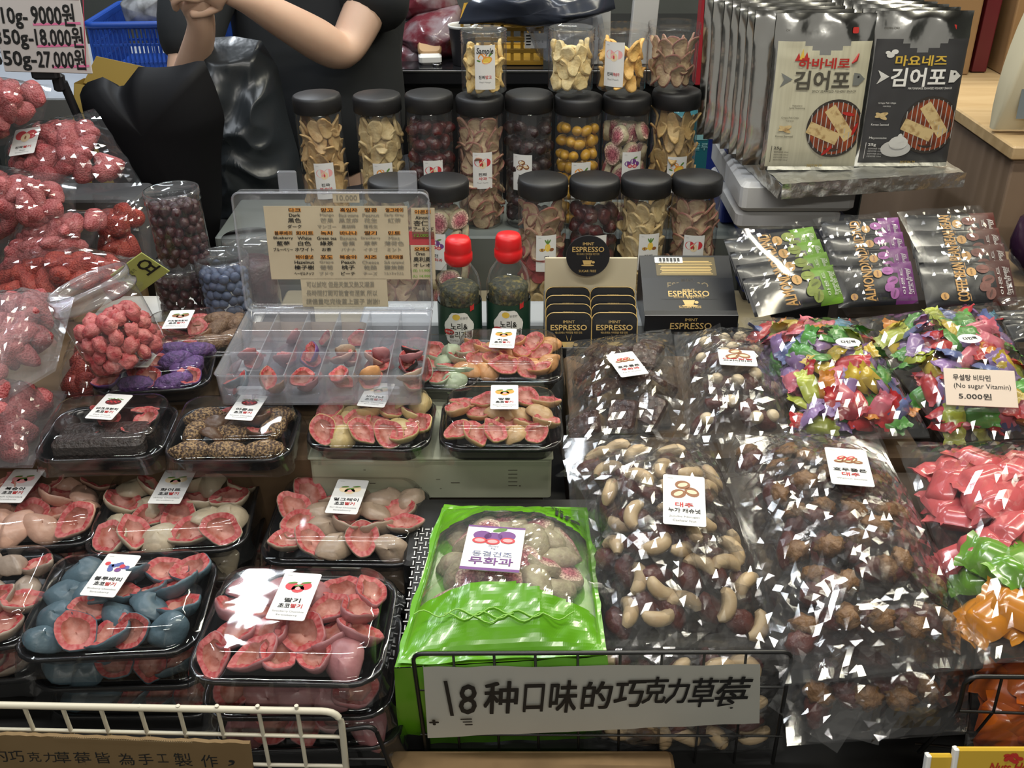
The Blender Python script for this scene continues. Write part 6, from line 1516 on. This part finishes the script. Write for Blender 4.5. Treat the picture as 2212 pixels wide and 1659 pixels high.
    m.text('25g', X(.15), Yv(.155), PW * .08, PH * .022, fg, bold=.02, z=.0005)
    for k in range(4): m.text('유탕처리제품 125kcal', X(.19), Yv(.13 - .018 * k), PW * .15, PH * .011, fg, z=.0005)
    m.flat([(X(.085), Yv(.06)), (X(.09), Yv(.06)), (X(.09), Yv(.17)), (X(.085), Yv(.17))], fg, z=.0005)
    m.text('2027.04.29', X(.56), Yv(.035), PW * .16, PH * .02, 3, z=.0014)
    m.text('CHUNG CHO', X(.18), Yv(.90), PW * .15, PH * .014, 2, z=.001)
    m.flat(rrect(PW * .06, PW * .06, .002, .001, 2, X(.80), Yv(.90)), 1, z=.001)
    # laid onto the curved front
    m.v = [(x, -(pk_depth(x / PW + .5, y / PH) + z + .0022), y) for x, y, z in m.v]
    m.build('print', K, t)
PM_ = [pack_mesh(WOODP, 3), pack_mesh(CHARP, 8), pack_mesh(WOODP, 5, .26)]
p0, p1 = Z(1742, 368, bz), Z(1942, 360, bz)
g = random.Random(9)
for k in range(8):
    for c, (pp, dark) in enumerate(((p0, False), (p1, True))):
        step = Vector((-.0085 * k, .031 * k, 0)) + Vector((g.uniform(-.004, .004) if k else 0, 0, 0)) - (Vector((.012, 0, 0)) if k and c == 0 else Vector())
        pos = pp + step; pos.z = bz + .001
        kind = 'cream habanero' if not dark else 'charcoal mayonnaise'
        if k == 0: lab = 'front %s seaweed snack pack standing on the foil board' % kind
        else: lab = '%s seaweed snack pack standing behind the front one on the foil board' % kind
        t = thing('seaweed_snack_pack', lab, 'snack pack', TR(pos.x, pos.y, pos.z, 0, g.uniform(-5, -2) if k else -3, g.uniform(-1, 1)), 'seaweed snack packs' if k == 0 else kind + ' packs behind the front one')
        addpart('pouch', PM_[1 if dark else 2 if k else 0], t)
        if k == 0: pack_art(t, dark)

# ------------------------------------------------------------ green bag of figs
GREENB = mat('lime_green_plastic', (.12, .36, .012), .25, (.10, .31, .01), 5, coat=.3)
Gp = Patch(Z(852, 1440, .915), Z(1312, 1415, .915), Z(1268, 1100, .92), Z(955, 1095, .92), .045, 71)
t = thing('fig_bag', 'bright green bag with a clear window full of fig slices', 'bag', Matrix.Translation(Gp.o))
def win(u, v):
    lo = .27 - .09 * max(0, (u - .55) / .45) + (.10 * max(0, u - .80) if u < 2 else 0); hi = .74 + .05 * math.sin(u * 3) - .12 * max(0, u - .5)
    return 1 if lo < v < hi and .05 < u + (.0) < .95 + .02 else 0
m = MB(); Gp.sheets(m, 90, 80, .003, 12, 0, matfn=win, under=True); m.v = [tuple(Vector(v) - Gp.o) for v in m.v]
m.build('bag', [GREENB, film('fig_window', (.93, .93, .91), 1.4, .06, .07, bump=.35, bscale=10)], t)
# front fold hanging down behind the basket
FLv, FRv = Gp.c[0], Gp.c[1]; d0, d1 = Y(868, 1606, .784), Y(1322, 1590, .790)
m = MB()
def fold(u, v):
    a = FLv.lerp(FRv, u); b = d0.lerp(d1, u); p = a.lerp(b, v); return p - Gp.o + Vector((0, -.012 * math.sin(math.pi * v) - .003 * ridge(u * .3, v * .15, 0, 18, 3), .004 * math.sin(math.pi * min(1, v * 2))))
m.grid(fold, 30, 16); m.build('front_fold', GREENB, t)
def gp(u, v, lift=.004, rz=0): return on_patch(t, Gp, u, v, lift, rz)
lb = MB().loft([rrect(.062, .072, .001, 0), rrect(.062, .072, .001, .0005)], 0, True, True, False).build('label', STICK, t, gp(.42, .45, .006, -8))
m = MB(); m.flat([(-.031, .0335), (.031, .0335), (.031, .036), (-.031, .036)], 0, z=.0008); m.flat([(-.031, -.036), (.031, -.036), (.031, -.032), (-.031, -.032)], 0, z=.0008)
m.text('Dried\nFig', 0, .0005, .010, .007, 3, z=.0008); m.text('동결건조', 0, -.010, .042, .008, 3, z=.0008); m.text('무화과', 0, -.0215, .046, .0115, 0, bold=.02, z=.0008)
for x, y in ((-.014, .020), (.012, .021), (-.002, .018)): m.ell(x, y, .010, .0075, 1, z=.0008)
for x, y in ((-.016, .011), (-.002, .010), (.014, .013)): m.ell(x, y, .008, .005, 2, z=.001); m.ell(x, y, .0055, .003, 4, z=.0012)
m.ell(.004, .030, .008, .003, 5, z=.0009, rot=.3)
m.build('print', [PICM['purple'], PICM['purple'], PICM['red'], mat('blue_grey_ink', (.10, .12, .25), .5), PICM['pink'], PICM['green']], lb)
m = MB(); m.text('맛있는', -.010, .009, .016, .010, 0, bold=.03); m.text('life', .004, -.004, .030, .014, 0, bold=.03); m.text('건강하고 맛있는 간식', .012, .009, .022, .004, 0)
m.build('logo_print', INK, t, gp(.82, .80, .005, -12))
m = MB(); m.text('① 개봉 후에는 지퍼백을 꼭 닫아주세요', 0, 0, .075, .004, 0); m.flat([(-.04, -.005), (.09, -.005), (.09, -.0045), (-.04, -.0045)], 0)
m.build('zip_print', INK, t, gp(.22, .955, .004, 0))
m = MB()
for k in range(3): m.tube([(-.05 + .1 * i / 20 + .03 * (k - 1), .004 * math.sin(i * .9 + k) - .004 * k, .0005) for i in range(21)], .0008, 5)
m.build('wave_print', mat('pale_green_print', (.22, .48, .06), .3), t, gp(.45, .16, .004, 0))
FIGP = [chip(170 + k, .024, .019, .012, .05, .05, [F_FIG, F_FIGSK], .18, dome=.4, name='fig_slice') for k in range(3)]
FIGW = [blob(180 + k, .024, .017, .013, .3, 50, [F_FIGSK], 'dried_fig', 16, 10) for k in range(3)]
scatter(Gp, 'fig_slice', FIGP + FIGW, 6, 5, 'pale dried fig slice in the window of the green bag', 'dried fruit', 'fig slices in the green bag', .026, 72, .7, 1, .2, 30, v0=.28, v1=.86)
solid('patterned_box', (Gp.o.x - .005, 1.0, .815), (.24, .13, .13), mat('black_box', (.01, .01, .01), .5), 'black box under the back of the green fig bag', 'box')
# black basket with a white maze pattern at the left of the green bag
mz = MB()
q0 = Z(905, 1330, .90); q1 = Z(955, 1190, .90)
t = thing('maze_pattern_box', 'black box with white maze pattern between the trays and green bag', 'box', (q0.x - .004, .885, .752))
MB().box((0, 0, .065), (.028, .24, .13), 0, r=.004).build('body', mat('black_box', (.01, .01, .01), .5), t)
g = random.Random(2)
for a in range(5):
    for b in range(26):
        x, y = -.012 + .006 * a, -.115 + .009 * b
        if (a + b) % 2: mz.flat([(x - .0028, y), (x + .0028, y), (x + .0028, y + .0016), (x - .0028, y + .0016)], 0, z=.1308)
        else: mz.flat([(x - .0006, y - .004), (x + .0006, y - .004), (x + .0006, y + .004), (x - .0006, y + .004)], 0, z=.1308)
mz.build('maze_print', WHITE, t)

# ------------------------------------------------------------ wire racks and signs at the front
WIREB = mat('black_wire', (.010, .010, .010), .35); WIREW = mat('cream_wire', (.62, .58, .46), .4)
def wires(name, label, cat, mt, paths, origin):
    t = thing(name, label, cat, Matrix.Translation(origin))
    for pn, pts, r in paths: MB().tube([Vector(p) - origin for p in pts], r, 8).build(pn, mt, t)
    return t
def rounded(p, n=5, rad=.02):
    out = [p[0]]
    for i in range(1, len(p) - 1):
        a, b, c = p[i - 1], p[i], p[i + 1]; d1 = (a - b).normalized() * min(rad, (a - b).length * .45); d2 = (c - b).normalized() * min(rad, (c - b).length * .45)
        for k in range(n + 1):
            s = k / n; out.append((b + d1).lerp(b, s).lerp(b.lerp(b + d2, s), s))
    out.append(p[-1]); return out
ys = .728
paths = [('frame', rounded([Y(925, 1652, ys + .03), Y(891, 1412, ys), Y(1712, 1408, ys), Y(1668, 1652, ys + .03)], 6, .012), .0022), ('crossbar', [Y(908, 1586, ys + .02), Y(1690, 1590, ys + .02)], .0014), ('crossbar', [Y(925, 1652, ys + .03), Y(1668, 1652, ys + .03)], .0018), ('crossbar', [Y(898, 1490, ys + .01), Y(1702, 1484, ys + .01)], .0014)]
for k, (a, b) in enumerate(((979, 995), (1067, 1080), (1156, 1165), (1248, 1250), (1340, 1335), (1430, 1420), (1522, 1500), (1612, 1585))): paths.append(('upright_wire', [Y(a, 1412, ys), Y(b, 1652, ys + .03)], .0014))
wires('wire_basket', 'black wire basket front holding the handwritten chocolate strawberry sign', 'basket', WIREB, paths, Y(1300, 1500, ys))
yp = ys - .006
c4 = [Y(924, 1592, yp + .02), Y(1640, 1560, yp + .018), Y(1642, 1434, yp), Y(914, 1440, yp)]
o0 = sum(c4, Vector()) / 4
t = thing('paper_sign', 'white paper sign with black brush lettering about eighteen flavours on the wire basket', 'sign', Matrix.Translation(o0))
xa = (c4[1] - c4[0] + c4[2] - c4[3]).normalized(); na = (c4[1] - c4[0]).cross(c4[3] - c4[0]).normalized(); ya = na.cross(xa)
m = MB(); m.grid(lambda u, v: c4[0].lerp(c4[1], u).lerp(c4[3].lerp(c4[2], u), v) - o0 + na * (.0015 * ridge(u * .5, v * .1, 0, 12, 3)), 40, 8)
m.build('paper', mat('old_white_paper', (.56, .56, .51), .6, (.52, .52, .47), 10), t)
SM = Matrix((xa, ya, na)).transposed().to_4x4()
def sxy(px, py):
    d = ray(px, py); E = Vector((0, 0, EYE)); k = (o0 - E).dot(na) / d.dot(na); q = E + d * k - o0; return q.dot(xa), q.dot(ya)
m = MB()
for ch_, x0, x1, y0, y1 in (('1', 968, 976, 1464, 1540), ('8', 992, 1030, 1472, 1536), ('种', 1046, 1118, 1466, 1534), ('口', 1132, 1174, 1472, 1530), ('味', 1188, 1246, 1464, 1532), ('的', 1258, 1320, 1466, 1524), ('巧', 1328, 1390, 1464, 1520), ('克', 1390, 1440, 1456, 1512), ('力', 1440, 1486, 1460, 1512), ('草', 1490, 1545, 1458, 1520), ('莓', 1546, 1616, 1456, 1526)):
    ax, ay = sxy(x0, (y0 + y1) / 2); bx, by = sxy(x1, (y0 + y1) / 2); tx, ty = sxy((x0 + x1) / 2, y0); ux, uy = sxy((x0 + x1) / 2, y1)
    if ch_ == '1': m.flat([(ax, uy), (bx, uy), (bx - .002, ty), (ax - .002, ty)], 0)
    else: m.text(ch_, (ax + bx) / 2, (ty + uy) / 2, bx - ax, ty - uy, 0, bold=.008 if ch_ == '8' else .014 if ch_ in '草莓' else .022, shear=.08)
ax, ay = sxy(938, 1554); m.flat(rrect(.010, .003, .001, 0, 2, ax, ay), 0); m.flat(rrect(.003, .010, .001, 0, 2, ax, ay), 0, z=.0001)
ax, ay = sxy(1008, 1553); 
for k in range(3): m.flat(rrect(.012 - .002 * k, .002, .0008, 0, 2, ax + .001 * k, ay + .005 - .005 * k), 0)
m.build('lettering', INK, t, SM @ Matrix.Translation((0, 0, .0036)))
# cream wire rack on the left
yw = .690
paths = [('frame', rounded([Y(-60, 1522, yw), Y(735, 1537, yw), Y(752, 1700, yw)], 6, .018), .0034), ('crossbar', [Y(-60, 1574, yw), Y(742, 1592, yw)], .002), ('crossbar', [Y(-60, 1640, yw), Y(748, 1655, yw)], .002)]
for a in (-32, 51, 133, 215, 300, 384, 468, 556, 640): paths.append(('upright_wire', [Y(a, 1524, yw), Y(a + (1106 - a) * .075 - 6, 1700, yw)], .0021))
wires('wire_rack', 'cream coated wire rack along the bottom left edge', 'rack', WIREW, paths, Y(300, 1600, yw))
c4 = [Y(-60, 1720, .672), Y(556, 1720, .672), Y(541, 1600, .672), Y(-60, 1578, .672)]
o1 = sum(c4, Vector()) / 4
t = thing('cardboard_sign', 'torn brown cardboard sign with handwritten Chinese leaning on the cream wire rack', 'sign', Matrix.Translation(o1))
m = MB(); g = random.Random(6)
topp = [(c4[3].lerp(c4[2], k / 40) - o1 + Vector((0, 0, g.uniform(-.0012, .0012)))) for k in range(41)]
ol = [(p.x, p.z) for p in topp][::-1] + [((c4[0] - o1).x, (c4[0] - o1).z), ((c4[1] - o1).x, (c4[1] - o1).z)]
m.poly(ol, 0, .004, 0, RY); m.build('card', mat('sign_cardboard', (.22, .145, .065), .8, (.19, .12, .05), 14), t)
m = MB()
for k in range(60): 
    p = c4[3].lerp(c4[2], .3 + .5 * k / 60) - o1; m.flat([(p.x - .001, p.z - .001), (p.x + .001, p.z - .001), (p.x, p.z + .002)], 0)
m.build('torn_fluting', mat('pale_fluting', (.36, .26, .14), .8), t, Matrix.Translation((0, -.0045, 0)) @ RY)
m = MB()
for ch_, x, y, s_ in (('的', 2, 1624, 34), ('巧', 40, 1626, 30), ('克', 78, 1627, 26), ('力', 112, 1628, 26), ('草', 140, 1628, 30), ('莓', 182, 1630, 34), ('皆', 226, 1629, 30), ('為', 276, 1632, 32), ('手', 318, 1632, 30), ('工', 354, 1630, 22), ('製', 398, 1633, 36), ('作', 455, 1636, 34), ('，', 502, 1640, 16)):
    q = Y(x, y, .672) - o1; m.text(ch_, q.x, q.z, s_ / 2200 * 1.02, s_ / 2200 * 1.12, 0)
m.build('handwriting', INK, t, Matrix.Translation((0, -.0046, 0)) @ RY)
# small black rack between the two
yb2 = .70
wires('wire_rack', 'small black wire rack end between the pink strawberry stack and sign basket', 'rack', WIREB, [('frame', rounded([Y(775, 1720, yb2), Y(721, 1580, yb2), Y(808, 1568, yb2), Y(870, 1720, yb2)], 5, .01), .0024), ('crossbar', [Y(745, 1640, yb2), Y(832, 1640, yb2)], .0015)], Y(790, 1640, yb2))
yr = .715
paths = [('frame', rounded([Y(1985, 1625, yr + .03), Y(2035, 1575, yr + .02), Y(2072, 1530, yr), Y(2086, 1461, yr), Y(2330, 1464, yr)], 5, .015), .0024), ('crossbar', [Y(2072, 1536, yr), Y(2330, 1545, yr)], .0015), ('crossbar', [Y(2035, 1577, yr + .02), Y(2330, 1600, yr + .02)], .0015), ('crossbar', [Y(1975, 1606, yr + .03), Y(2330, 1640, yr + .03)], .0015)]
for a, b, c in ((2165, 2146, 2085), (2250, 2230, 2180)): paths.append(('upright_wire', [Y(a, 1462, yr), Y(b, 1537, yr), Y(c, 1612, yr + .03)], .0015))
wires('wire_rack', 'black wire rack in front of the orange jelly at the bottom right corner', 'rack', WIREB, paths, Y(2150, 1550, yr))
# yellow nut boxes at the bottom right corner
YB_ = mat('yellow_nut_box', (.62, .40, .04), .3); yn = .655
def nutbox(x0, x1, y0, label):
    a, b = Y(x0, y0, yn), Y(x1, y0, yn); w = b.x - a.x; h = .09
    t = thing('nut_box', label, 'box', TR((a.x + b.x) / 2, yn, a.z, 0, -12), 'yellow nut boxes')
    MB().box((0, .004, -h / 2), (w, .006, h), 0, r=.002).build('carton', YB_, t); MB().box((-w / 2 + .002, .0037, -h / 2), (.005, .0074, h), 0, r=.001).build('side', WHITE, t)
    if w < .05: return
    m = MB(); m.text('Nuts Holic', w * .02, -.0195, w * .40, .0095, 0, bold=.02, shear=.2)
    for k in range(7): m.ell(-w * .05 + .004 * (k % 4) , -.007 - .003 * (k // 3), .0035, .0022, 0, z=.0001 * k, rot=k)
    m.ell(w * .36, -.016, .009, .009, 0); m.ell(w * .36, -.016, .006, .006, 1, z=.0004)
    m.build('print', [mat('nut_red', (.50, .03, .02), .4), WHITE], t, Matrix.Translation((0, .0004, 0)) @ RY)
nutbox(2064, 2320, 1620, 'yellow nut box with red lettering in the bottom right corner')
nutbox(2004, 2062, 1634, 'narrow yellow nut box left of the lettered one in the corner')
